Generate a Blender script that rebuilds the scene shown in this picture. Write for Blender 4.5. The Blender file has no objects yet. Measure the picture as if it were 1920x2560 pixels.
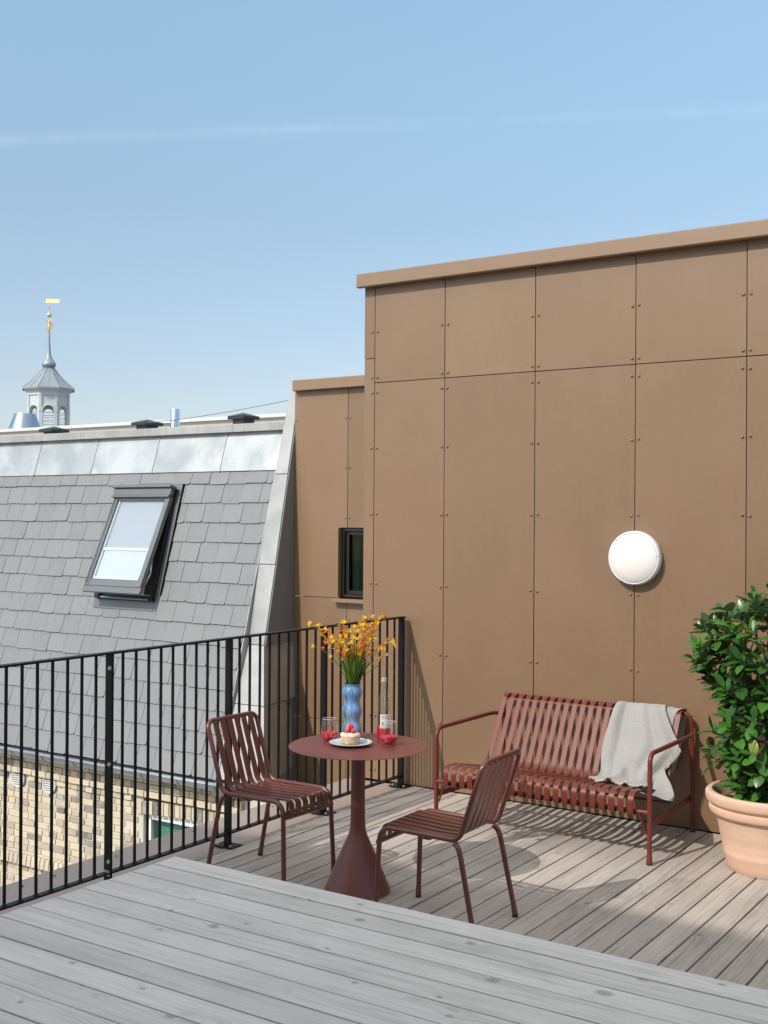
import bpy, math, random
from mathutils import Vector, Matrix
random.seed(7)
PI = math.pi
S = bpy.context.scene
COL = S.collection

# ------------------------------------------------------------------ mesh builder
class MB:
    def __init__(s):
        s.v = []; s.f = []; s.r = []; s.m = []; s.cur = (0.5, 0.5, 0.5); s.mi = 0
    def face(s, idx):
        s.f.append(tuple(idx)); s.r.append(s.cur); s.m.append(s.mi)
    def add(s, vs, fs):
        b = len(s.v); s.v += [Vector(p) for p in vs]
        for f in fs: s.face([b + i for i in f])
    def rnd(s):
        s.cur = (random.random(), random.random(), random.random()); return s
    def box(s, x0, x1, y0, y1, z0, z1):
        s.add([(x0,y0,z0),(x1,y0,z0),(x1,y1,z0),(x0,y1,z0),(x0,y0,z1),(x1,y0,z1),(x1,y1,z1),(x0,y1,z1)],
              [(0,3,2,1),(4,5,6,7),(0,1,5,4),(1,2,6,5),(2,3,7,6),(3,0,4,7)]); return s
    def hexa(s, P):
        s.add(P, [(0,3,2,1),(4,5,6,7),(0,1,5,4),(1,2,6,5),(2,3,7,6),(3,0,4,7)]); return s
    def prism(s, poly, axis, a, b):
        """poly = 2D outline; axis 'x': (y,z), 'y': (x,z), 'z': (x,y)"""
        n = len(poly)
        def mk(p, t): return {'x': (t, p[0], p[1]), 'y': (p[0], t, p[1]), 'z': (p[0], p[1], t)}[axis]
        vs = [mk(p, a) for p in poly] + [mk(p, b) for p in poly]
        fs = [tuple(range(n - 1, -1, -1)), tuple(range(n, 2 * n))]
        for i in range(n):
            j = (i + 1) % n; fs.append((i, j, n + j, n + i))
        s.add(vs, fs); return s
    def tube(s, pts, r, seg=12, closed=False, caps=True):
        P = [Vector(p) for p in pts]; n = len(P)
        R = r if isinstance(r, (list, tuple)) else [r] * n
        T = []
        for i in range(n):
            if closed: t = P[(i+1) % n] - P[i-1]
            else: t = P[min(i+1, n-1)] - P[max(i-1, 0)]
            T.append(t.normalized())
        up = Vector((0,0,1)) if abs(T[0].z) < .9 else Vector((1,0,0))
        u = T[0].cross(up).normalized(); b0 = len(s.v)
        for i in range(n):
            u = (u - T[i] * u.dot(T[i])).normalized(); w = T[i].cross(u)
            for k in range(seg):
                a = 2 * PI * k / seg
                s.v.append(P[i] + (u * math.cos(a) + w * math.sin(a)) * R[i])
        m = n if closed else n - 1
        for i in range(m):
            for k in range(seg):
                a = b0 + i*seg + k; b = b0 + i*seg + (k+1) % seg
                c = b0 + ((i+1) % n)*seg + (k+1) % seg; d = b0 + ((i+1) % n)*seg + k
                s.face((a, b, c, d))
        if caps and not closed:
            s.face([b0 + k for k in range(seg-1, -1, -1)]); s.face([b0 + (n-1)*seg + k for k in range(seg)])
        return s
    def lathe(s, prof, c=(0,0,0), seg=40, rot0=0.0):
        b0 = len(s.v); n = len(prof)
        for (r, z) in prof:
            for k in range(seg):
                a = 2*PI*(k + rot0)/seg
                s.v.append(Vector((c[0] + r*math.cos(a), c[1] + r*math.sin(a), c[2] + z)))
        for i in range(n-1):
            for k in range(seg):
                j = (k+1) % seg
                s.face((b0+i*seg+k, b0+i*seg+j, b0+(i+1)*seg+j, b0+(i+1)*seg+k))
        if prof[0][0] > 1e-6: s.face([b0+k for k in range(seg-1, -1, -1)])
        if prof[-1][0] > 1e-6: s.face([b0+(n-1)*seg+k for k in range(seg)])
        return s
    def ribbon(s, path, side, w, t):
        """flat bar of width w, thickness t swept along path; side = unit vector across"""
        P = [Vector(p) for p in path]; side = Vector(side).normalized(); b0 = len(s.v); n = len(P)
        for i in range(n):
            tg = (P[min(i+1, n-1)] - P[max(i-1, 0)]).normalized(); nn = tg.cross(side).normalized()
            for a, b in ((-1,-1),(1,-1),(1,1),(-1,1)):
                s.v.append(P[i] + side*(a*w/2) + nn*(b*t/2))
        for i in range(n-1):
            for k in range(4):
                j = (k+1) % 4
                s.face((b0+i*4+k, b0+i*4+j, b0+(i+1)*4+j, b0+(i+1)*4+k))
        s.face((b0+3, b0+2, b0+1, b0)); e = b0+(n-1)*4; s.face((e, e+1, e+2, e+3))
        return s
    def grid(s, rows, thick=0.0):
        h = len(rows); w = len(rows[0]); R = [[Vector(p) for p in r] for r in rows]
        b0 = len(s.v)
        for r in R: s.v += r
        for i in range(h-1):
            for j in range(w-1):
                s.face((b0+i*w+j, b0+i*w+j+1, b0+(i+1)*w+j+1, b0+(i+1)*w+j))
        return s
    def build(s, name, mat, parent=None, smooth=True, local=False, sharp=35, bevel=0, solid=0):
        me = bpy.data.meshes.new(name)
        off = Vector((0,0,0))
        if parent is not None and not local:
            p = parent
            while p is not None: off += p.location; p = p.parent
        me.from_pydata([tuple(v - off) for v in s.v], [], s.f)
        ca = me.attributes.new('rnd', 'FLOAT_COLOR', 'CORNER'); k = 0; buf = []
        for i, f in enumerate(s.f): buf += list(s.r[i] + (1.0,)) * len(f)
        ca.data.foreach_set('color', buf)
        mats = mat if isinstance(mat, (list, tuple)) else [mat]
        for m in mats: me.materials.append(m)
        me.polygons.foreach_set('material_index', s.m)
        me.update(); me.validate()
        if smooth:
            me.polygons.foreach_set('use_smooth', [True] * len(me.polygons))
            me.set_sharp_from_angle(angle=math.radians(sharp))
        o = bpy.data.objects.new(name, me); COL.objects.link(o)
        if parent is not None: o.parent = parent
        if bevel:
            b = o.modifiers.new('bev', 'BEVEL'); b.width = bevel; b.segments = 2; b.limit_method = 'ANGLE'
        if solid:
            b = o.modifiers.new('sol', 'SOLIDIFY'); b.thickness = solid; b.offset = 0
        return o

def tag(o, label=None, cat=None, group=None, kind=None):
    if label: o['label'] = label
    if cat: o['category'] = cat
    if group: o['group'] = group
    if kind: o['kind'] = kind
    return o
def thing(name, loc, label, cat, group=None, rz=0):
    o = bpy.data.objects.new(name, None); COL.objects.link(o); o.location = loc; o.rotation_euler = (0,0,rz)
    o.empty_display_size = .1
    return tag(o, label, cat, group)
def copy_tree(o, parent=None):
    c = o.copy(); COL.objects.link(c)
    if parent is not None: c.parent = parent
    for ch in list(o.children): copy_tree(ch, c)
    return c
def arc(c, r, a0, a1, n=6):
    return [(c[0] + r*math.cos(math.radians(a0 + (a1-a0)*i/n)), c[1] + r*math.sin(math.radians(a0 + (a1-a0)*i/n))) for i in range(n+1)]
def fillet(P, R, n=6):
    """round the corners of a 3D polyline"""
    P = [Vector(p) for p in P]; out = [P[0]]
    for i in range(1, len(P)-1):
        r = R[i-1] if isinstance(R, (list, tuple)) else R
        if r <= 0: out.append(P[i]); continue
        a = (P[i-1]-P[i]).normalized(); b = (P[i+1]-P[i]).normalized()
        ang = a.angle(b); d = min(r / math.tan(ang/2), (P[i-1]-P[i]).length*.49, (P[i+1]-P[i]).length*.49); r2 = d*math.tan(ang/2)
        c = P[i] + (a+b).normalized() * (r2 / math.sin(ang/2))
        s = P[i] + a*d - c; e = P[i] + b*d - c; tot = s.angle(e); ax = s.cross(e).normalized()
        for k in range(n+1): out.append(c + Matrix.Rotation(tot*k/n, 3, ax) @ s)
    out.append(P[-1]); return out

# ------------------------------------------------------------------ materials
def new_mat(name):
    m = bpy.data.materials.new(name); m.use_nodes = True; nt = m.node_tree
    b = nt.nodes['Principled BSDF']; return m, nt, b
def N(nt, typ, **kw):
    n = nt.nodes.new(typ)
    for k, v in kw.items():
        if k.startswith('_'): setattr(n, k[1:], v)
        else:
            n.inputs[k.replace('__', ' ')].default_value = v
    return n
def L(nt, a, b): nt.links.new(a, b)
def ramp(nt, fac, stops):
    r = nt.nodes.new('ShaderNodeValToRGB'); L(nt, fac, r.inputs[0])
    e = r.color_ramp.elements
    while len(e) < len(stops): e.new(.5)
    for i, (p, c) in enumerate(stops):
        e[i].position = p; e[i].color = (c[0], c[1], c[2], 1) if isinstance(c, (tuple, list)) else (c, c, c, 1)
    return r.outputs[0]
def mixc(nt, fac, a, b, mode='MIX'):
    m = nt.nodes.new('ShaderNodeMix'); m.data_type = 'RGBA'; m.blend_type = mode
    for sock, v in ((m.inputs[0], fac), (m.inputs[6], a), (m.inputs[7], b)):
        if isinstance(v, (int, float)): sock.default_value = v
        elif isinstance(v, (tuple, list)): sock.default_value = (v[0], v[1], v[2], 1)
        else: L(nt, v, sock)
    return m.outputs[2]
def math_(nt, op, a, b=0.0, c=0.0):
    m = nt.nodes.new('ShaderNodeMath'); m.operation = op
    for i, v in enumerate((a, b, c)):
        if isinstance(v, (int, float)): m.inputs[i].default_value = v
        else: L(nt, v, m.inputs[i])
    return m.outputs[0]
def bump(nt, bsdf, h, strength=.3, dist=.01):
    b = N(nt, 'ShaderNodeBump', Strength=strength, Distance=dist); L(nt, h, b.inputs['Height']); L(nt, b.outputs[0], bsdf.inputs['Normal']); return b
def objco(nt, scale=(1,1,1), kind='Object'):
    t = nt.nodes.new('ShaderNodeTexCoord'); m = nt.nodes.new('ShaderNodeMapping'); m.inputs['Scale'].default_value = scale
    L(nt, t.outputs[kind], m.inputs['Vector']); return m.outputs[0]
def noise(nt, vec, scale, detail=4, rough=.55, dist=0):
    n = N(nt, 'ShaderNodeTexNoise', Scale=scale, Detail=detail, Roughness=rough, Distortion=dist); L(nt, vec, n.inputs['Vector']); return n.outputs['Fac']

def simple(name, col, rough=.5, metal=0, var=.12, vscale=3, bs=.05, bscale=120, spec=.5, coat=0):
    m, nt, b = new_mat(name); co = objco(nt)
    f = noise(nt, co, vscale, 5)
    c = mixc(nt, f, tuple(x*(1-var) for x in col), tuple(min(1, x*(1+var)) for x in col))
    L(nt, c, b.inputs['Base Color']); b.inputs['Roughness'].default_value = rough; b.inputs['Metallic'].default_value = metal
    b.inputs['Specular IOR Level'].default_value = spec; b.inputs['Coat Weight'].default_value = coat
    r = noise(nt, co, vscale*4, 4)
    rr = N(nt, 'ShaderNodeMapRange'); L(nt, r, rr.inputs[0]); rr.inputs[3].default_value = max(0, rough-.07); rr.inputs[4].default_value = min(1, rough+.07)
    L(nt, rr.outputs[0], b.inputs['Roughness'])
    if bs: bump(nt, b, noise(nt, co, bscale, 2), bs, .002)
    return m

def wood(name, axis, light, dark, bright, ringdark=.55, knots=.5):
    m, nt, b = new_mat(name)
    t = nt.nodes.new('ShaderNodeTexCoord'); sep = nt.nodes.new('ShaderNodeSeparateXYZ'); L(nt, t.outputs['Object'], sep.inputs[0])
    at = nt.nodes.new('ShaderNodeAttribute'); at.attribute_name = 'rnd'; rs = nt.nodes.new('ShaderNodeSeparateColor'); L(nt, at.outputs['Color'], rs.inputs[0])
    u = sep.outputs[0] if axis == 'x' else sep.outputs[1]; v = sep.outputs[1] if axis == 'x' else sep.outputs[0]
    u2 = math_(nt, 'ADD', u, math_(nt, 'MULTIPLY', rs.outputs[0], 57.0))
    v2 = math_(nt, 'ADD', v, math_(nt, 'MULTIPLY', rs.outputs[1], 31.0))
    def comb(a, bb, cc=0.0):
        c = nt.nodes.new('ShaderNodeCombineXYZ')
        for i, q in enumerate((a, bb, cc)):
            if isinstance(q, (int, float)): c.inputs[i].default_value = q
            else: L(nt, q, c.inputs[i])
        return c.outputs[0]
    # knots
    vor = N(nt, 'ShaderNodeTexVoronoi', Scale=3.5, Randomness=1.0); vor.voronoi_dimensions = '2D'
    L(nt, comb(math_(nt, 'MULTIPLY', u2, .75), v2), vor.inputs['Vector'])
    d = math_(nt, 'ADD', vor.outputs['Distance'], math_(nt, 'MULTIPLY', math_(nt, 'SUBTRACT', noise(nt, comb(u2, v2), 26, 2), .5), .035))
    vs = nt.nodes.new('ShaderNodeSeparateColor'); L(nt, vor.outputs['Color'], vs.inputs[0])
    present = math_(nt, 'LESS_THAN', vs.outputs[0], knots)
    near = math_(nt, 'MULTIPLY', present, math_(nt, 'POWER', 2.718, math_(nt, 'MULTIPLY', d, -15.0)))
    # fibre coordinate bent round the knots
    vb = math_(nt, 'ADD', v2, math_(nt, 'MULTIPLY', near, .05))
    warp = noise(nt, comb(math_(nt, 'MULTIPLY', u2, 1.3), math_(nt, 'MULTIPLY', v2, 7.0)), 1.0, 3)
    rings = noise(nt, comb(math_(nt, 'MULTIPLY', u2, .55), math_(nt, 'ADD', math_(nt, 'MULTIPLY', vb, 60.0), math_(nt, 'MULTIPLY', warp, 3.5))), 1.0, 3, .6)
    fib = noise(nt, comb(math_(nt, 'MULTIPLY', u2, 5.0), math_(nt, 'MULTIPLY', vb, 420.0)), 1.0, 2)
    blot = noise(nt, comb(math_(nt, 'MULTIPLY', u2, 1.6), math_(nt, 'MULTIPLY', v2, 9.0), rs.outputs[2]), 1.0, 5, .65)
    big = noise(nt, comb(u, v), 1.1, 3)
    c = mixc(nt, ramp(nt, rings, [(.3, 0), (.5, .75), (.68, 1)]), dark, light)
    c = mixc(nt, math_(nt, 'MULTIPLY', ramp(nt, blot, [(.42, 0), (.75, 1)]), .55), c, bright)
    c = mixc(nt, math_(nt, 'MULTIPLY', ramp(nt, blot, [(.24, 1), (.44, 0)]), .5), c, tuple(x*.72 for x in dark))
    c = mixc(nt, math_(nt, 'MULTIPLY', ramp(nt, fib, [(.3, 1), (.55, 0)]), .38), c, tuple(x*.6 for x in dark))
    crk = noise(nt, comb(math_(nt, 'MULTIPLY', u2, 1.8), math_(nt, 'MULTIPLY', vb, 130.0), 3.3), 1.0, 3, .6)
    c = mixc(nt, math_(nt, 'MULTIPLY', ramp(nt, crk, [(.64, 0), (.70, 1)]), .55), c, tuple(x*.4 for x in dark))
    stn = noise(nt, comb(math_(nt, 'MULTIPLY', u2, 3.0), math_(nt, 'MULTIPLY', v2, 5.0), 7.7), 1.0, 5, .7)
    c = mixc(nt, math_(nt, 'MULTIPLY', ramp(nt, stn, [(.60, 0), (.70, 1)]), .35), c, tuple(x*.62 for x in dark))
    bv = N(nt, 'ShaderNodeMapRange'); L(nt, rs.outputs[2], bv.inputs[0]); bv.inputs[3].default_value = .90; bv.inputs[4].default_value = 1.07
    c = mixc(nt, 1.0, c, comb(bv.outputs[0], bv.outputs[0], bv.outputs[0]), 'MULTIPLY')
    bg = N(nt, 'ShaderNodeMapRange'); L(nt, big, bg.inputs[0]); bg.inputs[1].default_value = .3; bg.inputs[2].default_value = .7; bg.inputs[3].default_value = .9; bg.inputs[4].default_value = 1.08
    c = mixc(nt, 1.0, c, comb(bg.outputs[0], bg.outputs[0], bg.outputs[0]), 'MULTIPLY')
    krs = N(nt, 'ShaderNodeMapRange'); L(nt, vs.outputs[1], krs.inputs[0]); krs.inputs[3].default_value = .9; krs.inputs[4].default_value = 2.4
    dk = math_(nt, 'MULTIPLY', d, krs.outputs[0])
    kr = ramp(nt, dk, [(.0, 1.0), (.012, .85), (.02, .35), (.03, .55), (.040, .85), (.052, .28), (.064, .40), (.085, .0)])
    kf = math_(nt, 'MULTIPLY', kr, present)
    c = mixc(nt, math_(nt, 'MULTIPLY', kf, ringdark), c, tuple(x*.28 for x in dark))
    L(nt, c, b.inputs['Base Color']); b.inputs['Roughness'].default_value = .72; b.inputs['Specular IOR Level'].default_value = .35
    hh = math_(nt, 'ADD', math_(nt, 'MULTIPLY', rings, .6), math_(nt, 'MULTIPLY', fib, .5))
    bump(nt, b, hh, .35, .0015)
    return m

M = {}
M['deck_low'] = wood('weathered_warm_deck_wood', 'y', (.49, .435, .385), (.31, .27, .235), (.62, .57, .525), .6, .6)
M['deck_up'] = wood('weathered_grey_deck_wood', 'x', (.60, .58, .545), (.46, .445, .415), (.69, .67, .64), .85, 1.0)
M['dark_under'] = simple('deck_underside', (.012, .010, .009), .9)
M['clip'] = simple('deck_clip', (.02, .02, .02), .6)

def cladding(name, col=(.222, .133, .071)):
    m, nt, b = new_mat(name); co = objco(nt)
    at = nt.nodes.new('ShaderNodeAttribute'); at.attribute_name = 'rnd'
    rs = nt.nodes.new('ShaderNodeSeparateColor'); L(nt, at.outputs['Color'], rs.inputs[0])
    off = nt.nodes.new('ShaderNodeVectorMath'); off.operation = 'ADD'; L(nt, co, off.inputs[0])
    sc = nt.nodes.new('ShaderNodeVectorMath'); sc.operation = 'SCALE'; sc.inputs['Scale'].default_value = 20; L(nt, at.outputs['Color'], sc.inputs[0]); L(nt, sc.outputs[0], off.inputs[1])
    v = off.outputs[0]
    fine = noise(nt, v, 260, 2, .7); mid = noise(nt, v, 26, 5, .7); big = noise(nt, v, 1.6, 4)
    c = mixc(nt, ramp(nt, big, [(.3, 0), (.7, 1)]), tuple(x*.92 for x in col), (col[0]*1.06, col[1]*1.08, col[2]*1.13))
    c = mixc(nt, math_(nt, 'MULTIPLY', ramp(nt, mid, [(.35, 0), (.7, 1)]), .35), c, tuple(x*1.14 for x in col))
    c = mixc(nt, math_(nt, 'MULTIPLY', ramp(nt, fine, [(.35, 1), (.6, 0)]), .3), c, tuple(x*.72 for x in col))
    mpv = nt.nodes.new('ShaderNodeMapping'); mpv.inputs['Scale'].default_value = (9, 9, .5); L(nt, v, mpv.inputs[0]); vst = noise(nt, mpv.outputs[0], 1, 4, .6)
    c = mixc(nt, math_(nt, 'MULTIPLY', ramp(nt, vst, [(.42, 0), (.7, 1)]), .12), c, (col[0]*1.25, col[1]*1.27, col[2]*1.32))
    sp = N(nt, 'ShaderNodeTexVoronoi', Scale=48.0); L(nt, v, sp.inputs['Vector'])
    c = mixc(nt, math_(nt, 'MULTIPLY', ramp(nt, sp.outputs['Distance'], [(.05, 1), (.13, 0)]), .3), c, tuple(x*.55 for x in col))
    pv = N(nt, 'ShaderNodeMapRange'); L(nt, rs.outputs[0], pv.inputs[0]); pv.inputs[3].default_value = .94; pv.inputs[4].default_value = 1.05
    cc = nt.nodes.new('ShaderNodeCombineXYZ'); [L(nt, pv.outputs[0], cc.inputs[i]) for i in range(3)]
    c = mixc(nt, 1.0, c, cc.outputs[0], 'MULTIPLY')
    L(nt, c, b.inputs['Base Color']); b.inputs['Specular IOR Level'].default_value = .7
    rr = N(nt, 'ShaderNodeMapRange'); L(nt, big, rr.inputs[0]); rr.inputs[3].default_value = .40; rr.inputs[4].default_value = .48
    L(nt, rr.outputs[0], b.inputs['Roughness'])
    h = math_(nt, 'ADD', math_(nt, 'MULTIPLY', fine, .3), math_(nt, 'MULTIPLY', big, 2.2))
    bump(nt, b, h, .16, .006)
    return m
M['clad'] = cladding('brown_fibre_panel')
M['rivet'] = simple('rivet_metal', (.24, .155, .10), .35, .3)
M['coping'] = simple('brown_coping_metal', (.245, .150, .086), .42, .0, .08, 6, .12, 300, .8)
M['cop_low'] = simple('lilac_brown_flashing', (.36, .29, .255), .4, .15, .08, 2, .05, 200, .6)
M['gap'] = simple('dark_joint', (.02, .017, .015), .8)
M['black'] = simple('black_railing_paint', (.005, .005, .0055), .45, 0, .1, 6, .1, 260, .22)
M['steel_bolt'] = simple('galvanised_bolt', (.5, .52, .54), .35, .8)
M['red'] = simple('iron_red_powdercoat', (.152, .027, .019), .38, 0, .08, 8, .15, 520, .42)
M['chairred'] = simple('dark_red_powdercoat', (.125, .029, .021), .32, 0, .05, 8, .18, 520, .8)
M['tablered'] = simple('table_red_powdercoat', (.155, .043, .033), .38, 0, .05, 8, .25, 600, .6)
M['foot'] = simple('black_glide', (.02, .02, .02), .5)
M['footgrey'] = simple('grey_table_foot', (.4, .42, .42), .5)
M['white'] = simple('white_lamp_rim', (.82, .83, .84), .3, 0, .02, 4, 0)
M['terra'] = None

def slate_mat():
    m, nt, b = new_mat('grey_slate'); co = objco(nt)
    at = nt.nodes.new('ShaderNodeAttribute'); at.attribute_name = 'rnd'
    rs = nt.nodes.new('ShaderNodeSeparateColor'); L(nt, at.outputs['Color'], rs.inputs[0])
    sc = nt.nodes.new('ShaderNodeVectorMath'); sc.operation = 'MULTIPLY_ADD'; L(nt, at.outputs['Color'], sc.inputs[0]); sc.inputs[1].default_value = (9, 9, 9); L(nt, co, sc.inputs[2])
    mp = nt.nodes.new('ShaderNodeMapping'); mp.inputs['Scale'].default_value = (1, 1, .35); L(nt, sc.outputs[0], mp.inputs[0])
    f = noise(nt, mp.outputs[0], 14, 6, .65); g = noise(nt, co, 90, 3, .7)
    c = mixc(nt, rs.outputs[0], (.184, .194, .206), (.214, .223, .234))
    c = mixc(nt, math_(nt, 'MULTIPLY', ramp(nt, f, [(.35, 0), (.72, 1)]), .45), c, (.235, .246, .26))
    c = mixc(nt, math_(nt, 'MULTIPLY', ramp(nt, g, [(.3, 1), (.5, 0)]), .3), c, (.12, .128, .14))
    L(nt, c, b.inputs['Base Color']); b.inputs['Roughness'].default_value = .55
    bump(nt, b, math_(nt, 'ADD', f, math_(nt, 'MULTIPLY', g, .4)), .5, .004)
    return m
M['slate'] = slate_mat()

def zinc(name, a, bcol, metal=.85, rough=.36, streak=False):
    m, nt, b = new_mat(name); co = objco(nt, (1, 1, 1))
    at = nt.nodes.new('ShaderNodeAttribute'); at.attribute_name = 'rnd'
    sc = nt.nodes.new('ShaderNodeVectorMath'); sc.operation = 'MULTIPLY_ADD'; L(nt, at.outputs['Color'], sc.inputs[0]); sc.inputs[1].default_value = (9, 9, 9); L(nt, co, sc.inputs[2])
    big = noise(nt, sc.outputs[0], 2.2, 3, .5, .6)
    mp = nt.nodes.new('ShaderNodeMapping'); mp.inputs['Scale'].default_value = (40, 40, 2.0); L(nt, co, mp.inputs[0])
    st = noise(nt, mp.outputs[0], 1, 4, .6); sp = noise(nt, co, 60, 3)
    c = mixc(nt, ramp(nt, big, [(.36, 0), (.64, 1)]), a, bcol)
    c = mixc(nt, math_(nt, 'MULTIPLY', ramp(nt, st, [(.3, 1), (.6, 0)]), .45 if streak else .16), c, tuple(x*.72 for x in a))
    if streak:
        c = mixc(nt, math_(nt, 'MULTIPLY', ramp(nt, st, [(.62, 0), (.75, 1)]), .3), c, (.42, .33, .26))
    c = mixc(nt, math_(nt, 'MULTIPLY', ramp(nt, sp, [(.35, 1), (.5, 0)]), .15), c, tuple(x*.8 for x in a))
    L(nt, c, b.inputs['Base Color']); b.inputs['Metallic'].default_value = metal
    rr = N(nt, 'ShaderNodeMapRange'); L(nt, big, rr.inputs[0]); rr.inputs[3].default_value = rough-.06; rr.inputs[4].default_value = rough+.1
    L(nt, rr.outputs[0], b.inputs['Roughness']); bump(nt, b, big, .35, .02)
    return m
M['zinc_new'] = zinc('new_zinc_sheet', (.34, .37, .39), (.48, .505, .52), .45, .45)
M['zinc_old'] = zinc('weathered_zinc', (.36, .365, .36), (.46, .465, .455), .3, .5, True)
M['zinc_side'] = zinc('verge_zinc', (.33, .34, .345), (.43, .44, .44), .3, .5)
M['zinc_shade'] = simple('shade_tinted_cheek', (.20, .215, .235), .6, .0, .1, 3, .2, 40)  # shaded side of the zinc verge, its shade put into a darker colour
M['gutter'] = zinc('gutter_zinc', (.38, .42, .46), (.55, .60, .64), .9, .34)
M['chrome'] = simple('polished_steel', (.75, .76, .78), .12, 1, .03, 5, 0)
M['satin'] = simple('satin_steel', (.36, .44, .52), .3, 1, .05, 3, .05)
M['hood'] = simple('dark_hood_metal', (.035, .04, .047), .4, .3)
M['beige'] = simple('beige_render', (.42, .39, .36), .8, 0, .05, 3, .1, 50)
M['white_cap'] = simple('pale_cap', (.60, .60, .59), .6, .2, .06, 3)
M['winframe'] = simple('grey_window_cladding', (.17, .175, .185), .4, .5, .05, 3, 0)
M['windark'] = simple('black_window_frame', (.012, .013, .015), .35, 0, .1, 8, .1)
M['winwhite'] = simple('white_window_paint', (.78, .79, .78), .4, 0, .03, 4, 0)
M['vent'] = simple('grey_vent', (.62, .63, .64), .5)
M['blind'] = simple('pleated_blind', (.86, .86, .83), .8, 0, .02, 4, 0)
M['olive'] = simple('interior_olive', (.66, .60, .38), .9)
M['copperg'] = simple('lead_sheet', (.28, .33, .37), .5, .35, .14, 1.2, .2, 8)
M['stone'] = simple('pale_painted_stone', (.52, .555, .57), .7, 0, .07, 1.5, .1, 12)
M['gold'] = simple('gilded_metal', (.83, .62, .26), .3, .8, .05, 3, 0)
M['mortar'] = simple('pale_mortar', (.54, .51, .45), .9, 0, .12, 4, .5, 60)
M['soil'] = simple('dark_soil', (.035, .025, .018), .95, 0, .4, 40, 1, 60)
M['ground'] = simple('courtyard_ground', (.2, .19, .18), .9, 0, .2, .4)
M['block'] = simple('rear_block_render', (.72, .68, .63), .85, 0, .06, 1)

def brick_mat():
    m, nt, b = new_mat('yellow_brick'); co = objco(nt)
    at = nt.nodes.new('ShaderNodeAttribute'); at.attribute_name = 'rnd'
    rs = nt.nodes.new('ShaderNodeSeparateColor'); L(nt, at.outputs['Color'], rs.inputs[0])
    c = ramp(nt, rs.outputs[0], [(0, (.60, .50, .35)), (.3, (.62, .54, .41)), (.55, (.53, .46, .36)), (.8, (.45, .40, .32)), (.93, (.28, .26, .23)), (1, (.17, .165, .16))])
    f = noise(nt, co, 9, 6, .7); g = noise(nt, co, 55, 4, .7)
    c = mixc(nt, math_(nt, 'MULTIPLY', ramp(nt, f, [(.5, 0), (.72, 1)]), .5), c, (.66, .62, .54))
    c = mixc(nt, math_(nt, 'MULTIPLY', ramp(nt, g, [(.3, 1), (.48, 0)]), .45), c, (.22, .19, .15))
    L(nt, c, b.inputs['Base Color']); b.inputs['Roughness'].default_value = .9
    bump(nt, b, math_(nt, 'ADD', f, g), .6, .008); return m
M['brick'] = brick_mat()

def glass(name, col=(1,1,1), rough=0, ior=1.45):
    m, nt, b = new_mat(name); b.inputs['Base Color'].default_value = (*col, 1); b.inputs['Roughness'].default_value = rough
    b.inputs['Transmission Weight'].default_value = 1; b.inputs['IOR'].default_value = ior; return m
def thin_glass(name, tint=(1, 1, 1), fac=.10, refl=(1,1,1)):
    m = bpy.data.materials.new(name); m.use_nodes = True; nt = m.node_tree; nt.nodes.clear()
    o = nt.nodes.new('ShaderNodeOutputMaterial'); t = nt.nodes.new('ShaderNodeBsdfTransparent'); t.inputs[0].default_value = (*tint, 1)
    g = nt.nodes.new('ShaderNodeBsdfGlossy'); g.inputs['Roughness'].default_value = .02; g.inputs[0].default_value = (*refl, 1)
    lw = N(nt, 'ShaderNodeLayerWeight', Blend=.5); mx = nt.nodes.new('ShaderNodeMixShader')
    a = math_(nt, 'ADD', math_(nt, 'MULTIPLY', math_(nt, 'POWER', lw.outputs['Facing'], 4.0), .85), .035 + fac); L(nt, a, mx.inputs[0]); L(nt, t.outputs[0], mx.inputs[1]); L(nt, g.outputs[0], mx.inputs[2]); L(nt, mx.outputs[0], o.inputs[0])
    return m
M['drinkglass'] = thin_glass('clear_drinking_glass', (.985, .99, .99), .02)
M['bottleglass'] = thin_glass('clear_bottle_glass', (.965, .975, .975), .01)
M['winglass'] = thin_glass('roof_window_glass', (.90, .93, .96), .03)
M['brickglass'] = thin_glass('teal_window_glass', (.62, .82, .78), .02)
M['darkglass'] = thin_glass('dark_green_window_glass', (.25, .5, .4), -.015)
def drink_mat():
    m, nt, b = new_mat('red_juice'); b.inputs['Base Color'].default_value = (.56, .008, .028, 1); b.inputs['Roughness'].default_value = .2; b.inputs['Specular IOR Level'].default_value = .2
    b.inputs['Subsurface Weight'].default_value = .25; b.inputs['Subsurface Radius'].default_value = (.05, .006, .008); b.inputs['Subsurface Scale'].default_value = .6
    return m
M['drink'] = drink_mat()
M['paper'] = simple('label_paper', (.74, .71, .69), .7, 0, .03, 20, 0)
M['ink'] = simple('label_ink', (.10, .10, .10), .7, 0, 0, 5, 0)
M['inkred'] = simple('label_red_ink', (.72, .16, .20), .7, 0, 0, 5, 0)
M['cap'] = simple('silver_bottle_cap', (.72, .73, .74), .35, .7, .03, 10, 0)
M['plate'] = simple('pale_blue_plate', (.55, .64, .74), .25, 0, .07, 30, .05, 80, .5, .3)
M['shirt'] = None

def lampmat():
    m, nt, b = new_mat('opal_diffuser'); b.inputs['Base Color'].default_value = (.84, .80, .78, 1); b.inputs['Roughness'].default_value = .25
    b.inputs['Subsurface Weight'].default_value = .2; return m
M['opal'] = lampmat()

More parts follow.
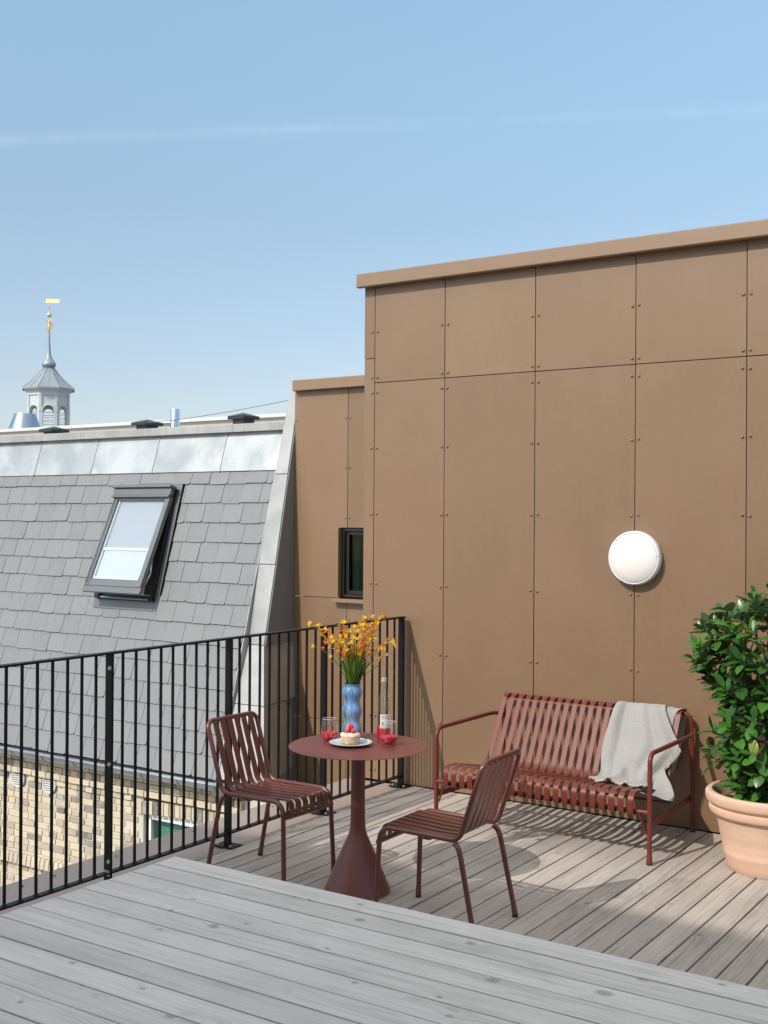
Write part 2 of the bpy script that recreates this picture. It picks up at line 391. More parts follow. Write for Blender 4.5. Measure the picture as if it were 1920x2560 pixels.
def vase_mat():
    m, nt, b = new_mat('blue_swirl_vase'); co = objco(nt, (1, 1, .10))
    w = noise(nt, co, 40, 4, .6, .5); zz = nt.nodes.new('ShaderNodeSeparateXYZ'); tc = nt.nodes.new('ShaderNodeTexCoord'); L(nt, tc.outputs['Object'], zz.inputs[0])
    z = zz.outputs[2]
    top = mixc(nt, ramp(nt, w, [(.38, 0), (.62, 1)]), (.05, .14, .36), (.19, .36, .57))
    bot = mixc(nt, ramp(nt, w, [(.40, 0), (.60, 1)]), (.05, .17, .22), (.22, .34, .50))
    mr = N(nt, 'ShaderNodeMapRange'); L(nt, z, mr.inputs[0]); mr.inputs[1].default_value = .14; mr.inputs[2].default_value = .175
    c = mixc(nt, mr.outputs[0], bot, top)
    sx = N(nt, 'ShaderNodeMapRange'); L(nt, zz.outputs[0], sx.inputs[0]); sx.inputs[1].default_value = .01; sx.inputs[2].default_value = .05
    c = mixc(nt, math_(nt, 'MULTIPLY', sx.outputs[0], .3), c, (.15, .18, .5))
    L(nt, c, b.inputs['Base Color']); b.inputs['Roughness'].default_value = .22; b.inputs['Coat Weight'].default_value = .4; b.inputs['Coat Roughness'].default_value = .15; return m
M['vase'] = vase_mat()

def terra_mat():
    m, nt, b = new_mat('terracotta'); co = objco(nt)
    f = noise(nt, co, 3.5, 6, .65); g = noise(nt, co, 50, 3)
    mp = nt.nodes.new('ShaderNodeMapping'); mp.inputs['Scale'].default_value = (14, 14, 1.2); L(nt, co, mp.inputs[0]); st = noise(nt, mp.outputs[0], 1, 4, .6)
    mp2 = nt.nodes.new('ShaderNodeMapping'); mp2.inputs['Scale'].default_value = (1.5, 1.5, 22); L(nt, co, mp2.inputs[0]); band = noise(nt, mp2.outputs[0], 1, 3)
    c = mixc(nt, ramp(nt, f, [(.3, 0), (.7, 1)]), (.62, .38, .265), (.71, .49, .36))
    c = mixc(nt, math_(nt, 'MULTIPLY', ramp(nt, band, [(.45, 0), (.7, 1)]), .4), c, (.75, .57, .46))
    c = mixc(nt, math_(nt, 'MULTIPLY', ramp(nt, st, [(.66, 0), (.72, 1)]), .5), c, (.80, .66, .56))
    L(nt, c, b.inputs['Base Color']); b.inputs['Roughness'].default_value = .85; bump(nt, b, math_(nt, 'ADD', band, math_(nt, 'MULTIPLY', g, .3)), .3, .004); return m
M['terra'] = terra_mat()

def leafmat(name, c1, c2, rough=.3, trans=.25, back=None):
    m, nt, b = new_mat(name)
    at = nt.nodes.new('ShaderNodeAttribute'); at.attribute_name = 'rnd'
    rs = nt.nodes.new('ShaderNodeSeparateColor'); L(nt, at.outputs['Color'], rs.inputs[0])
    c = mixc(nt, rs.outputs[0], c1, c2)
    if back: c = mixc(nt, ramp(nt, rs.outputs[1], [(.955, 0), (.975, .8)]), c, (.30, .30, .03))
    co = objco(nt); f = noise(nt, co, 60, 3); c = mixc(nt, math_(nt, 'MULTIPLY', f, .3), c, tuple(x*1.5 for x in c2))
    if back:
        ge = nt.nodes.new('ShaderNodeNewGeometry'); c = mixc(nt, ge.outputs['Backfacing'], c, back)
    L(nt, c, b.inputs['Base Color']); b.inputs['Roughness'].default_value = rough
    tr = nt.nodes.new('ShaderNodeBsdfTranslucent'); L(nt, mixc(nt, .0, c, c), tr.inputs[0]); tr.inputs[0].default_value = (*c2, 1)
    mx = nt.nodes.new('ShaderNodeMixShader'); mx.inputs[0].default_value = trans; o = nt.nodes['Material Output']
    L(nt, b.outputs[0], mx.inputs[1]); L(nt, tr.outputs[0], mx.inputs[2]); L(nt, mx.outputs[0], o.inputs[0])
    return m
M['leaf'] = leafmat('laurel_leaf', (.018, .060, .015), (.070, .205, .030), .30, .18, (.08, .14, .06))
M['leafdry'] = leafmat('dry_leaf', (.22, .08, .05), (.42, .20, .13), .6, .2)
M['bark'] = simple('laurel_stem', (.10, .075, .045), .8)
M['blade'] = leafmat('sword_leaf', (.045, .11, .012), (.11, .22, .025), .4, .25)
M['stemg'] = simple('flower_stem', (.12, .16, .04), .5)
M['stemd'] = simple('dark_flower_stem', (.10, .035, .022), .5)
M['petalY'] = leafmat('yellow_petal', (.85, .46, .01), (.92, .60, .015), .5, .3)
M['petalO'] = leafmat('orange_petal', (.75, .11, .01), (.85, .24, .015), .5, .3)
M['berry'] = simple('strawberry_red', (.72, .03, .04), .3, 0, .1, 60, .4, 300, .5, .3)
M['berryleaf'] = simple('strawberry_leaf', (.08, .16, .03), .5)
def cake_mat():
    m, nt, b = new_mat('cake_crust'); co = objco(nt); f = noise(nt, co, 60, 5, .7); mp = nt.nodes.new('ShaderNodeMapping'); mp.inputs['Rotation'].default_value = (0, .6, 0); mp.inputs['Scale'].default_value = (9, 9, 60); L(nt, co, mp.inputs[0]); s = noise(nt, mp.outputs[0], 2, 3, .6, 1)
    c = mixc(nt, ramp(nt, f, [(.35, 0), (.65, 1)]), (.42, .25, .11), (.70, .56, .34))
    c = mixc(nt, ramp(nt, s, [(.56, 0), (.66, .75)]), c, (.20, .09, .04))
    L(nt, c, b.inputs['Base Color']); b.inputs['Roughness'].default_value = .8; bump(nt, b, f, .8, .004); return m
M['cake'] = cake_mat()
M['icing'] = simple('pale_icing', (.72, .58, .48), .6, 0, .15, 60, .8, 120)
def cloth_mat():
    m, nt, b = new_mat('grey_beige_wool'); co = objco(nt)
    w1 = N(nt, 'ShaderNodeTexWave', Scale=95.0, Distortion=1.0, Detail=1.0); w1.bands_direction = 'X'; L(nt, co, w1.inputs['Vector'])
    w2 = N(nt, 'ShaderNodeTexWave', Scale=75.0, Distortion=1.0, Detail=1.0); w2.bands_direction = 'Z'; L(nt, co, w2.inputs['Vector'])
    n1 = noise(nt, co, 150, 3, .8)
    f = math_(nt, 'ADD', math_(nt, 'MULTIPLY', math_(nt, 'MULTIPLY', w1.outputs['Fac'], w2.outputs['Fac']), .7), math_(nt, 'MULTIPLY', n1, .6))
    c = mixc(nt, ramp(nt, f, [(.25, 0), (.75, 1)]), (.20, .195, .19), (.53, .52, .505))
    L(nt, c, b.inputs['Base Color']); b.inputs['Roughness'].default_value = .95; b.inputs['Sheen Weight'].default_value = .3; bump(nt, b, f, .5, .002); return m
M['cloth'] = cloth_mat()
M['fringe'] = simple('cream_fringe', (.55, .51, .46), .9, 0, .1, 30)

# ------------------------------------------------------------------ decks (setting)
LJ = -1.3941
b = MB()
k = 0
x = LJ
while x > -4.45: x -= .1255
xs = []
x0 = -4.452
j = x + .1255
edges = [x0]
while j < 3.4: edges.append(j); j += .1255
for a, c in zip(edges[:-1], edges[1:]):
    b.rnd()
    # two lengths per board with a tight butt joint somewhere along it
    yb = random.uniform(3.2, 6.9) if random.random() < .25 else 2.9
    dz = random.uniform(-.0012, .0012)
    segs = [(2.9, yb), (yb+.002, 6.995)] if yb > 3 else [(2.9, 6.995)]
    for (ya, yc) in segs:
        if len(segs) > 1: b.rnd()
        b.box(a+.0050, c-.0050, ya, yc, -.045+dz, 0+dz)
tag(b.build('lower_deck', M['deck_low'], bevel=.0011), kind='structure')
tag(MB().box(-4.44, 3.4, 2.9, 6.99, -.13, -.075).build('lower_deck_substructure', M['dark_under']), kind='structure')
HU = .487
b = MB()
y = 3.545; i = 0
while y > -3.1:
    b.rnd(); b.mi = 0
    dz = random.uniform(-.001, .001)
    xl = -3.385 + random.uniform(-.004, .004)
    b.box(xl, 4.2, y-.1257+.0072, y, HU-.045+dz, HU+dz)
    b.mi = 1
    xx = -3.30 + random.uniform(0, .05)
    while xx < 4.0:
        b.box(xx-.006, xx+.006, y-.1257-.0012, y-.1257+.0097, HU-.02, HU-.0035)
        xx += .6 + random.uniform(-.02, .02)
    y -= .1257; i += 1
tag(b.build('upper_deck', [M['deck_up'], M['clip']], bevel=.0014), kind='structure')
tag(MB().box(-3.34, 4.2, -3.15, 3.50, -.11, HU-.08).build('upper_deck_substructure', M['dark_under']), kind='structure')

# metal flashing along the terrace edge
t = thing('edge_flashing', (-4.7, 5, 0), 'flat lilac brown metal flashing along the terrace edge under the black railing', 'flashing')
MB().prism([(-4.95,-.25),(-4.935,-.25),(-4.935,-.02),(-4.44,-.012),(-4.44,-.004),(-4.95,-.012)], 'y', -3.2, 6.992).build('metal_sheet', M['cop_low'], t, bevel=.002)
for yy in (3.97, 4.18, 4.62, 5.25, 6.0):
    for q in range(1):
        MB().lathe([(.009,0),(.008,.004),(.004,.006),(0,.006)], (-4.86, yy, -.010), 12).build('screw', M['rivet'], t)

# ------------------------------------------------------------------ clad building
bl = thing('clad_building', (-1, 7, 0), 'tall brown panel clad building with a lower recessed wing, behind the bench', 'building')
b = MB(); b.box(-4.83, 6.0, 7.03, 12.0, -12, 3.56); b.build('wall', M['gap'], bl)
b = MB(); b.box(-7.42, -4.85, 9.64, 13.0, -12, 3.2); b.build('wing_wall', M['gap'], bl)
tag(b and MB().box(-4.93, 6.0, -3.2, 6.98, -12, -.26).build('terrace_base', M['block'], bl), 'pale base storey carrying the terrace')
RZ = [3.251, 2.915, 2.808, 2.402, 1.925, 1.421, .946, .47, .072]
def rivet(b, x, y, z):
    b.mi = 1
    c = (x, y, z); r = .0102; n0 = len(b.v); seg = 10
    prof = [(r, 0), (r*.95, .004), (r*.6, .0075), (0, .008)]
    for (rr, d) in prof:
        for k in range(seg):
            a = 2*PI*k/seg; b.v.append(Vector((x + rr*math.cos(a), y - d, z + rr*math.sin(a))))
    for i in range(len(prof)-1):
        for k in range(seg):
            kk = (k+1) % seg; b.face((n0+i*seg+k, n0+i*seg+kk, n0+(i+1)*seg+kk, n0+(i+1)*seg+k))
    b.mi = 0
def panel(x0, x1, z0, z1, Y, rl=True, rr=True, zs=RZ, extra=()):
    b = MB(); b.rnd(); g = .0026
    tilt = random.uniform(-.0015, .0015)
    b.hexa([(x0+g, Y+tilt, z0+g), (x1-g, Y-tilt, z0+g), (x1-g, Y+.02, z0+g), (x0+g, Y+.02, z0+g),
            (x0+g, Y+tilt, z1-g), (x1-g, Y-tilt, z1-g), (x1-g, Y+.02, z1-g), (x0+g, Y+.02, z1-g)])
    for z in zs:
        if z0 < z < z1:
            if rl: rivet(b, x0+.023+random.uniform(-.002,.002), Y-.0005, z+random.uniform(-.004,.004))
            if rr: rivet(b, x1-.023+random.uniform(-.002,.002), Y-.0005, z+random.uniform(-.004,.004))
    return b.build('cladding_panel', [M['clad'], M['rivet']], bl, bevel=.0012)
XJ = [-4.745, -4.1545, -3.4555, -2.7535, -2.0545, -1.36, -.66, .04, .74, 1.44, 2.14, 2.84]
for x0, x1 in zip(XJ[:-1], XJ[1:]):
    panel(x0, x1, 2.879, 3.60, 7.0, zs=RZ+[3.569]); panel(x0, x1, 0.004, 2.879, 7.0)
panel(-4.838, -4.745, 3.058, 3.60, 7.0, rl=False, zs=RZ+[3.569]); panel(-4.838, -4.745, 0.004, 3.058, 7.0, rl=False)
# side return and parapet coping
b = MB().box(-4.842, -4.822, 7.021, 12, 0, 3.56); b.build('side_cladding', M['clad'], bl)
b = MB().prism([(6.925, 3.576), (6.932, 3.570), (6.965, 3.570), (6.97, 3.585), (7.3, 3.61), (7.3, 3.68), (6.94, 3.672), (6.925, 3.665)], 'x', -4.862, 6.0)
b.build('roof_coping', M['coping'], bl, bevel=.003)
# lower wing
WZ = [2.9, 2.405, 1.9, .885]
WX0 = -7.435
def wpanel(x0, x1, z0, z1, **k): return panel(x0, x1, z0, z1, 9.5, **k)
b = MB(); b.rnd(); b.prism([(WX0+.0026, 1.0966), (-6.8486, 1.0966), (-6.8486, 1.802), (-6.7606, 1.802), (-6.7606, 3.2374), (WX0+.0026, 3.2374)], 'y', 9.5, 9.52)
for z in (3.195, 2.9, 2.405, 1.9): rivet(b, WX0+.023, 9.4995, z); rivet(b, -6.781, 9.4995, z)
for z in (1.714, 1.205): rivet(b, -6.869, 9.4995, z)
b.build('cladding_panel', [M['clad'], M['rivet']], bl, bevel=.0012)
wpanel(-6.758, -4.86, 1.80, 3.24, rr=False, zs=[3.195, 2.9, 2.405, 1.9])
wpanel(WX0, -6.758, -.14, 1.094, zs=[.885]); wpanel(-6.758, -4.86, -.14, 1.094, rr=False, zs=[.885])
wpanel(WX0, -6.758, -3.0, -.14, zs=[-.3]); wpanel(-6.758, -4.86, -3.0, -.14, rr=False, zs=[-.3])
wpanel(-6.04, -4.86, 1.094, 1.80, rl=False, rr=False)
b = MB().prism([(9.43, 3.203), (9.475, 3.197), (9.48, 3.22), (9.9, 3.25), (9.9, 3.325), (9.44, 3.312), (9.43, 3.305)], 'x', -7.415, -4.86)
b.build('wing_coping', M['coping'], bl, bevel=.003)
# wing window
w = MB(); fx0, fx1, fz0, fz1 = -6.842, -6.05, 1.105, 1.797
for (a, c, d, e, ya, yb) in ((fx0, fx0+.035, fz0, fz1, 9.52, 9.62), (fx1-.035, fx1, fz0, fz1, 9.52, 9.62), (fx0+.035, fx1-.035, fz1-.03, fz1, 9.52, 9.62), (fx0+.035, fx1-.035, fz0, fz0+.03, 9.52, 9.62),
                              (fx0+.037, fx0+.075, fz0+.032, fz1-.032, 9.545, 9.60), (fx1-.075, fx1-.037, fz0+.032, fz1-.032, 9.545, 9.60), (fx0+.077, fx1-.077, fz1-.068, fz1-.032, 9.545, 9.60), (fx0+.077, fx1-.077, fz0+.032, fz0+.068, 9.545, 9.60)):
    w.box(a, c, ya, yb, d, e)
wn = w.build('window', M['windark'], bl, bevel=.002)
# opening behind the window: green room
MB().box(fx0+.07, fx1-.07, 9.575, 9.58, fz0+.06, fz1-.06).build('pane', M['darkglass'], wn)
g = MB().box(fx0+.1, fx0+.165, 9.6, 9.606, fz0+.05, fz1-.05); g.build('curtain', simple('teal_curtain', (.08, .20, .17), .8), wn)
g = MB().box(fx0+.05, fx1-.05, 9.612, 9.62, fz0+.03, fz1-.03); g.build('room', simple('green_room', (.012, .05, .028), .8), wn)
MB().box(-6.898, -6.0, 9.42, 9.498, 1.056, 1.092).build('sill', M['coping'], wn, bevel=.002)
MB().box(fx0-.003, fx0+.001, 9.46, 9.53, fz0, fz1).build('jamb', M['coping'], wn)

# ------------------------------------------------------------------ wall lamp
t = thing('wall_lamp', (-2.757, 7.0, 1.655), 'round white bulkhead lamp on the brown wall above the bench', 'lamp')
def ylathe(prof, c, seg=64):
    b = MB(); b.lathe([(r, 0) for r, d in prof], (0,0,0), seg); b.v = []; b.f = []; b.r = []; b.m = []
    for (r, d) in prof:
        for k in range(seg):
            a = 2*PI*k/seg; b.v.append(Vector((c[0]+r*math.cos(a), c[1]-d, c[2]+r*math.sin(a))))
    for i in range(len(prof)-1):
        for k in range(seg):
            j = (k+1) % seg; b.face((i*seg+k, i*seg+j, (i+1)*seg+j, (i+1)*seg+k))
    return b
c = (-2.737, 6.998, 1.656)
ylathe([(.15,0),(.166,.004),(.170,.02),(.170,.05),(.167,.060),(.161,.065),(.157,.064),(.155,.055)], c).build('rim', M['white'], t)
ylathe([(.155,.056),(.153,.066),(.138,.076),(.11,.087),(.07,.097),(.03,.1015),(.001,.102)], c).build('diffuser', M['opal'], t)
for a in (5, 115+130, 135):
    a = math.radians(a)
    ylathe([(.0026,.062),(.0026,.0665),(.0001,.067)], (c[0]+.162*math.cos(a), c[1], c[2]+.162*math.sin(a)), 10).build('screw', M['foot'], t)

# ------------------------------------------------------------------ railing
XR = -4.46
t = thing('railing', (XR, 5, 0), 'black metal balustrade with thin upright bars along the terrace edge', 'railing')
posts = [6.94, 6.0215, 5.103, 4.1845, 3.266, 2.3475, 1.429]
MB().box(XR-.0225, XR+.0225, 1.38, 6.965, 1.190, 1.201).build('top_rail', M['black'], t, bevel=.0015)
MB().box(XR-.02, XR+.02, 1.40, 6.932, .070, .080).build('bottom_rail', M['black'], t, bevel=.0015)
bm = None
for i in range(len(posts)):
    yp = posts[i]
    p = MB().box(XR-.024, XR+.024, yp-.007, yp+.007, .008, 1.1895).build('post', M['black'], t, bevel=.001)
    MB().box(XR-.07, XR+.07, yp-.05, min(yp+.05, 6.99), .0, .0085).build('base_plate', M['black'], p, bevel=.001)
    for sx in (-.045, .045):
        for sy in (-.03,):
            MB().lathe([(.010,.008),(.010,.011),(.0075,.0112),(.0075,.019),(0,.019)], (XR+sx, yp+sy, 0), 6).build('bolt', M['steel_bolt'], p, smooth=False)
    if i in (3, 4):
        for zz in (1.12, .63, .135):
            q = MB(); q.tube([(XR+.012, yp-.0072, zz), (XR+.012, yp-.0085, zz)], .0105, 14); q.tube([(XR+.012, yp-.0085, zz), (XR+.012, yp-.016, zz)], .0085, 6)
            q.build('bolt', M['steel_bolt'], p, smooth=False)
    for s in (1,):
        MB().box(XR-.02, XR+.02, yp-.012, yp-.0075, .062, .09).build('bracket', M['steel_bolt'] if i in (3,) else M['black'], p)
baluster = None
for i in range(len(posts)-1):
    for kx in range(1, 10):
        yy = posts[i] - .9185*kx/10
        if baluster is None:
            q = MB().box(-.006, .006, -.006, .006, .0795, 1.191)
            q.lathe([(.016,.0802),(.012,.084),(.0075,.092),(.006,.094)], (0,0,0), 10)
            baluster = q.build('baluster', M['black'], None, bevel=.0012)
            baluster.parent = t; o = baluster
        else:
            o = baluster.copy(); COL.objects.link(o); o.parent = t
        o.location = Vector((XR, yy, 0)) - t.location
        o.rotation_euler = (random.uniform(-.0012,.0012), random.uniform(-.001,.001), 0)

# ------------------------------------------------------------------ neighbour: slate roofed brick building
TA = math.tan(math.radians(74)); RA = math.radians(74)
def ry(z, off=0): return 9.62 - (2.867 - z)/TA - off/math.sin(RA)      # y of the roof plane at height z, off = distance in front
nb = thing('slate_house', (-10, 9, 0), 'yellow brick house with steep grey slate roof and open roof window beyond the railing', 'house')
UX, UU, UN = Vector((1,0,0)), Vector((0, math.cos(RA), math.sin(RA))), Vector((0, -math.sin(RA), math.cos(RA)))
O = Vector((0, ry(-.655), -.655))
def RP(x, s, n): return O + UX*x + UU*s + UN*n
b = MB(); b.hexa([RP(-16, -.05, -.12), RP(-7.66, -.05, -.12), RP(-7.66, 3.6, -.12), RP(-16, 3.6, -.12), RP(-16, -.05, -.012), RP(-7.66, -.05, -.012), RP(-7.66, 3.6, -.012), RP(-16, 3.6, -.012)])
roof = b.build('roof', M['gap'], nb)
b = MB(); b.hexa([RP(-7.664, -.06, -.13), RP(-7.652, -.06, -.13), RP(-7.652, 3.6, -.13), RP(-7.664, 3.6, -.13), RP(-7.664, -.06, .014), RP(-7.652, -.06, .014), RP(-7.652, 3.6, .014), RP(-7.664, 3.6, .014)])
b.build('edge_trim', M['zinc_side'], roof)
b = MB(); pitch = .2178; rows = 15; SK = (-9.93, -8.90, 1.66, 2.92)   # roof window opening (x0,x1,s0,s1)
for r in range(rows):
    s0 = r*pitch - .02; s1 = s0 + pitch + .05
    x = -13.6 + (r % 2)*.133 + random.uniform(-.03, .03)
    while x < -7.67:
        w = .267 + random.uniform(-.012, .012); xe = min(x + w, -7.665)
        if xe - x > .03:
            inside = (x < SK[1] and xe > SK[0] and s0 + .05 > SK[2]-.05 and s0 < SK[3]+.02)
            a0, a1 = x + .0025, xe - .0025
            if inside:
                if x < SK[0] and xe > SK[0]: a1 = SK[0]
                elif xe > SK[1] and x < SK[1]: a0 = SK[1]
                elif s0 > SK[2]-.2: a0 = a1 = None
            if a0 is not None and a1 - a0 > .02:
                b.rnd(); j = [random.uniform(-.003, .003) for _ in range(4)]
                sb = s0 + random.uniform(-.006, .006); ch = random.choice((0, 0, .012, .02)); ch2 = random.choice((0, 0, 0, .015))
                n1 = .015 + random.uniform(0, .006); n2 = .001
                cx = min(ch, (a1-a0)*.4); cx2 = min(ch2, (a1-a0)*.4)
                pts = [(a0+j[0], sb+ch2), (a0+cx2+j[0], sb+j[1]), ((a0+a1)/2, sb+j[2]), (a1-cx+j[3], sb+j[3]), (a1, sb+ch), (a1, s1), (a0, s1)]
                n = len(pts); vs = []
                for dn in (-.007, 0):
                    for (px, ps) in pts:
                        f = (ps - sb)/(s1 - sb); vs.append(RP(px, ps, n1*(1-f) + n2*f + dn))
                b.add(vs, [tuple(range(n-1, -1, -1)), tuple(range(n, 2*n))] + [(q, (q+1) % n, n+(q+1) % n, n+q) for q in range(n)])
        x += w
b.build('slates', M['slate'], roof, smooth=False)
# upper zinc band and fascia
JX = [-14.6, -13.5, -12.45, -11.434, -10.432, -9.437, -8.427, -7.62]
b = MB()
for a, c in zip(JX[:-1], JX[1:]):
    b.rnd(); b.hexa([RP(a+.004, 3.17, .0), RP(c-.004, 3.17, .0), RP(c-.004, 3.62, -.01), RP(a+.004, 3.62, -.01), RP(a+.004, 3.165, .024), RP(c-.004, 3.165, .024), RP(c-.004, 3.62, .012), RP(a+.004, 3.62, .012)])
    b.hexa([RP(c-.012, 3.16, .02), RP(c+.006, 3.16, .02), RP(c+.006, 3.62, .01), RP(c-.012, 3.62, .01), RP(c-.012, 3.16, .032), RP(c+.006, 3.16, .032), RP(c+.006, 3.62, .02), RP(c-.012, 3.62, .02)])
b.build('ridge_flashing', M['zinc_new'], roof, bevel=.002)
b = MB()
for a, c in ((-14.6, -11.38), (-11.377, -8.30), (-8.297, -7.6)):
    b.rnd(); b.prism([(9.53, 2.818), (9.6, 2.818), (9.6, 2.80), (9.95, 2.80), (9.95, 2.93), (9.545, 2.905), (9.53, 2.90)], 'x', a, c)
b.build('fascia', M['zinc_old'], roof, bevel=.002)
MB().box(-16, -7.6, 9.95, 13, 2.7, 2.90).build('flat_roof', M['zinc_old'], roof)
# rear parapet
b = MB().box(-20, -7.5, 12.0, 12.2, 2.8, 3.23); pp = b.build('rear_parapet', M['beige'], nb)
b = MB()
for a, c in ((-20, -17.2), (-17.195, -13.6), (-13.595, -11.4), (-11.395, -7.5)): b.rnd(); b.prism([(11.95, 3.225), (12.25, 3.225), (12.25, 3.29), (11.95, 3.27)], 'x', a, c)
b.build('parapet_cap', M['white_cap'], pp, bevel=.002)
# vent hoods
def hood(x0, x1, zt, lab):
    cx, w = (x0+x1)/2, x1-x0; cy = 10.75; R = w*.40; ca = math.atan2(-.76, .65)/(PI/2)
    h = MB().lathe([(R*.70, 2.88), (R*.70, zt-.036)], (cx, cy, 0), 4, ca).build('vent_hood', M['hood'], nb, smooth=False, bevel=.003)
    h['label'] = lab
    MB().lathe([(R, zt-.038), (R*1.02, zt-.034), (R*1.02, zt), (R*.9, zt+.006), (0, zt+.045)], (cx, cy, 0), 4, ca).build('hood_cap', M['hood'], h, smooth=False)
hood(-12.83, -12.33, 3.085, 'leftmost dark hood in front of the lantern tower')
hood(-11.06, -10.56, 3.105, 'middle dark hood beside the steel flue')
hood(-9.43, -8.96, 3.118, 'rightmost dark hood near the verge')
b = MB().lathe([(.060, 2.88), (.060, 3.235), (.056, 3.245), (.03, 3.252), (.0, 3.253)], (-10.2345, 10.66, 0), 28); b.build('flue_pipe', M['chrome'], nb)
b = MB().lathe([(.36, 3.1), (.275, 3.42), (.18, 3.68), (.172, 3.68), (.165, 3.6), (0, 3.6)], (-16.43, 13.4, 0), 40); b.build('metal_cowl', M['satin'], nb)
MB().tube([(-10.66, 10.6, 3.09), (-10.0, 10.6, 3.115), (-9.2, 10.55, 3.165), (-8.5, 10.45, 3.215), (-7.55, 10.2, 3.26)], .004, 6).build('roof_wire', M['winframe'], nb)
MB().box(-14.0, -13.9, 11.98, 12.0, 3.12, 3.17).build('wall_box', M['winframe'], nb)
# verge parapet between slates and brown wing
b = MB()
def vy(z): return 9.5 - (2.867 - z)/math.tan(math.radians(78.3))
Z0, Z1 = .62, 3.255
def vl(z): return -7.555 - (3.255 - z)*.055
def vseg(za, zb, nm):
    b = MB(); b.rnd(); o = .0
    b.hexa([(vl(za), vy(za), za), (-7.44, vy(za), za), (-7.44, vy(za)+.4, za), (vl(za), vy(za)+.4, za), (vl(zb), vy(zb), zb), (-7.44, vy(zb), zb), (-7.44, vy(zb)+.4, zb), (vl(zb), vy(zb)+.4, zb)])
    return b
vv = MB()
for za, zb in ((.622, 1.42), (1.426, 2.345), (2.351, 3.255)):
    q = vseg(za, zb, ''); n0 = len(vv.v); vv.v += q.v; vv.f += [tuple(i+n0 for i in f) for f in q.f]; vv.r += q.r; vv.m += q.m
def lv_(z):
    f = (.616 - z)/1.27; return (-7.70, 9.035 + (8.60-9.035)*f, -7.44 + .37*f)
for za, zb in ((.05, .616), (-.66, .044)):
    vv.rnd(); (xa, ya, xb_), (xc, yc, xd) = lv_(za), lv_(zb)
    vv.hexa([(xa, ya, za), (xb_, ya, za), (-7.40, 9.5, za), (xa, 9.5, za), (xc, yc, zb), (xd, yc, zb), (-7.42, 9.5, zb), (xc, 9.5, zb)])
(xa, ya, xb_), (xc, yc, xd) = lv_(-.66), lv_(.616)
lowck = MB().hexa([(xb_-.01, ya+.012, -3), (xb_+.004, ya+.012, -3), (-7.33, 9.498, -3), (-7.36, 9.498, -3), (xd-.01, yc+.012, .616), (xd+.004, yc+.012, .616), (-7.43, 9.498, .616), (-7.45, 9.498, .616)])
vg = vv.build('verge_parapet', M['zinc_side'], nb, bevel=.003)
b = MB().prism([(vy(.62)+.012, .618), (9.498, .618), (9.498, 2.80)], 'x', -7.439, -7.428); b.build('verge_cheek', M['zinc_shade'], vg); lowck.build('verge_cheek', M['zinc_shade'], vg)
b = MB()
for zc in (1.45,):
    b.box(-7.4275, -7.4255, vy(zc)+.02, 9.497, zc-.006, zc+.006)
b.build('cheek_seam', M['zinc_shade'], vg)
# roof window
wx0, wx1 = -9.85, -8.99
s_bot = (.975+.655)/math.sin(RA); s_top = (2.20+.655)/math.sin(RA)
b = MB()
def rbox(b, x0, x1, s0, s1, n0, n1): b.hexa([RP(x0,s0,n0),RP(x1,s0,n0),RP(x1,s1,n0),RP(x0,s1,n0),RP(x0,s0,n1),RP(x1,s0,n1),RP(x1,s1,n1),RP(x0,s1,n1)])
rbox(b, wx0, wx0+.055, s_bot, s_top, -.05, .075); rbox(b, wx1-.03, wx1, s_bot, s_top, -.05, .06)
rbox(b, wx0+.055, wx1-.055, s_bot, s_bot+.05, -.05, .05); rbox(b, wx0+.055, wx1-.055, s_top-.05, s_top, -.05, .075)
rw = b.build('roof_window', M['windark'], nb, bevel=.003)
b = MB(); rbox(b, wx0-.06, wx0, s_bot-.1, s_top+.075, .006, .017); rbox(b, wx1, wx1+.06, s_bot-.1, s_top+.075, .006, .017)
rbox(b, wx0, wx1, s_bot-.1, s_bot, .008, .019); rbox(b, wx0, wx1, s_top, s_top+.075, .007, .0185)
b.build('flashing', M['winframe'], rw, bevel=.002)
b = MB(); rbox(b, wx0-.01, wx1+.012, s_top-.10, s_top-.02, .076, .13); rbox(b, wx0-.02, wx1+.02, s_top-.018, s_top+.012, .05, .16); rbox(b, wx0-.02, wx1+.005, s_top-.125, s_top-.102, .10, .142)
b.build('hood', M['winframe'], rw, bevel=.004)
# interior of the opening
b = MB(); rbox(b, wx0+.056, wx1-.056, s_bot+.052, s_top-.052, -.010, -.006); b.build('interior', M['olive'], rw)
b = MB(); rbox(b, wx1-.2, wx1-.057, s_bot+.06, s_top-.06, -.005, -.003); b.build('interior_shade', simple('brown_painted_shade', (.05,.035,.02), .8), rw)  # dark brown sheet laid over the interior, standing for shade in the opening
# opened sash: hinged at the top, swinging outward at the bottom
H0 = RP(0, s_top-.10, .085); SB = Vector((0, 8.845, 1.085)); sd = (SB - H0); sd.x = 0; SL = sd.length - .06; sd.normalize(); sn = Vector((0, sd.z, -sd.y)); 
if sn.y > 0: sn = -sn
def SP(x, s, n): return H0 + UX*x + sd*s + sn*n
def sbox(b, x0, x1, s0, s1, n0, n1): b.hexa([SP(x0,s0,n0),SP(x1,s0,n0),SP(x1,s1,n0),SP(x0,s1,n0),SP(x0,s0,n1),SP(x1,s0,n1),SP(x1,s1,n1),SP(x0,s1,n1)])
b = MB(); fw_ = .062
sbox(b, wx0, wx0+fw_, 0, SL, -.035, .02); sbox(b, wx1-fw_, wx1, 0, SL, -.035, .02)
sbox(b, wx0+fw_, wx1-fw_, SL-.075, SL, -.035, .016); sbox(b, wx0+fw_, wx1-fw_, 0, .05, -.035, .016)
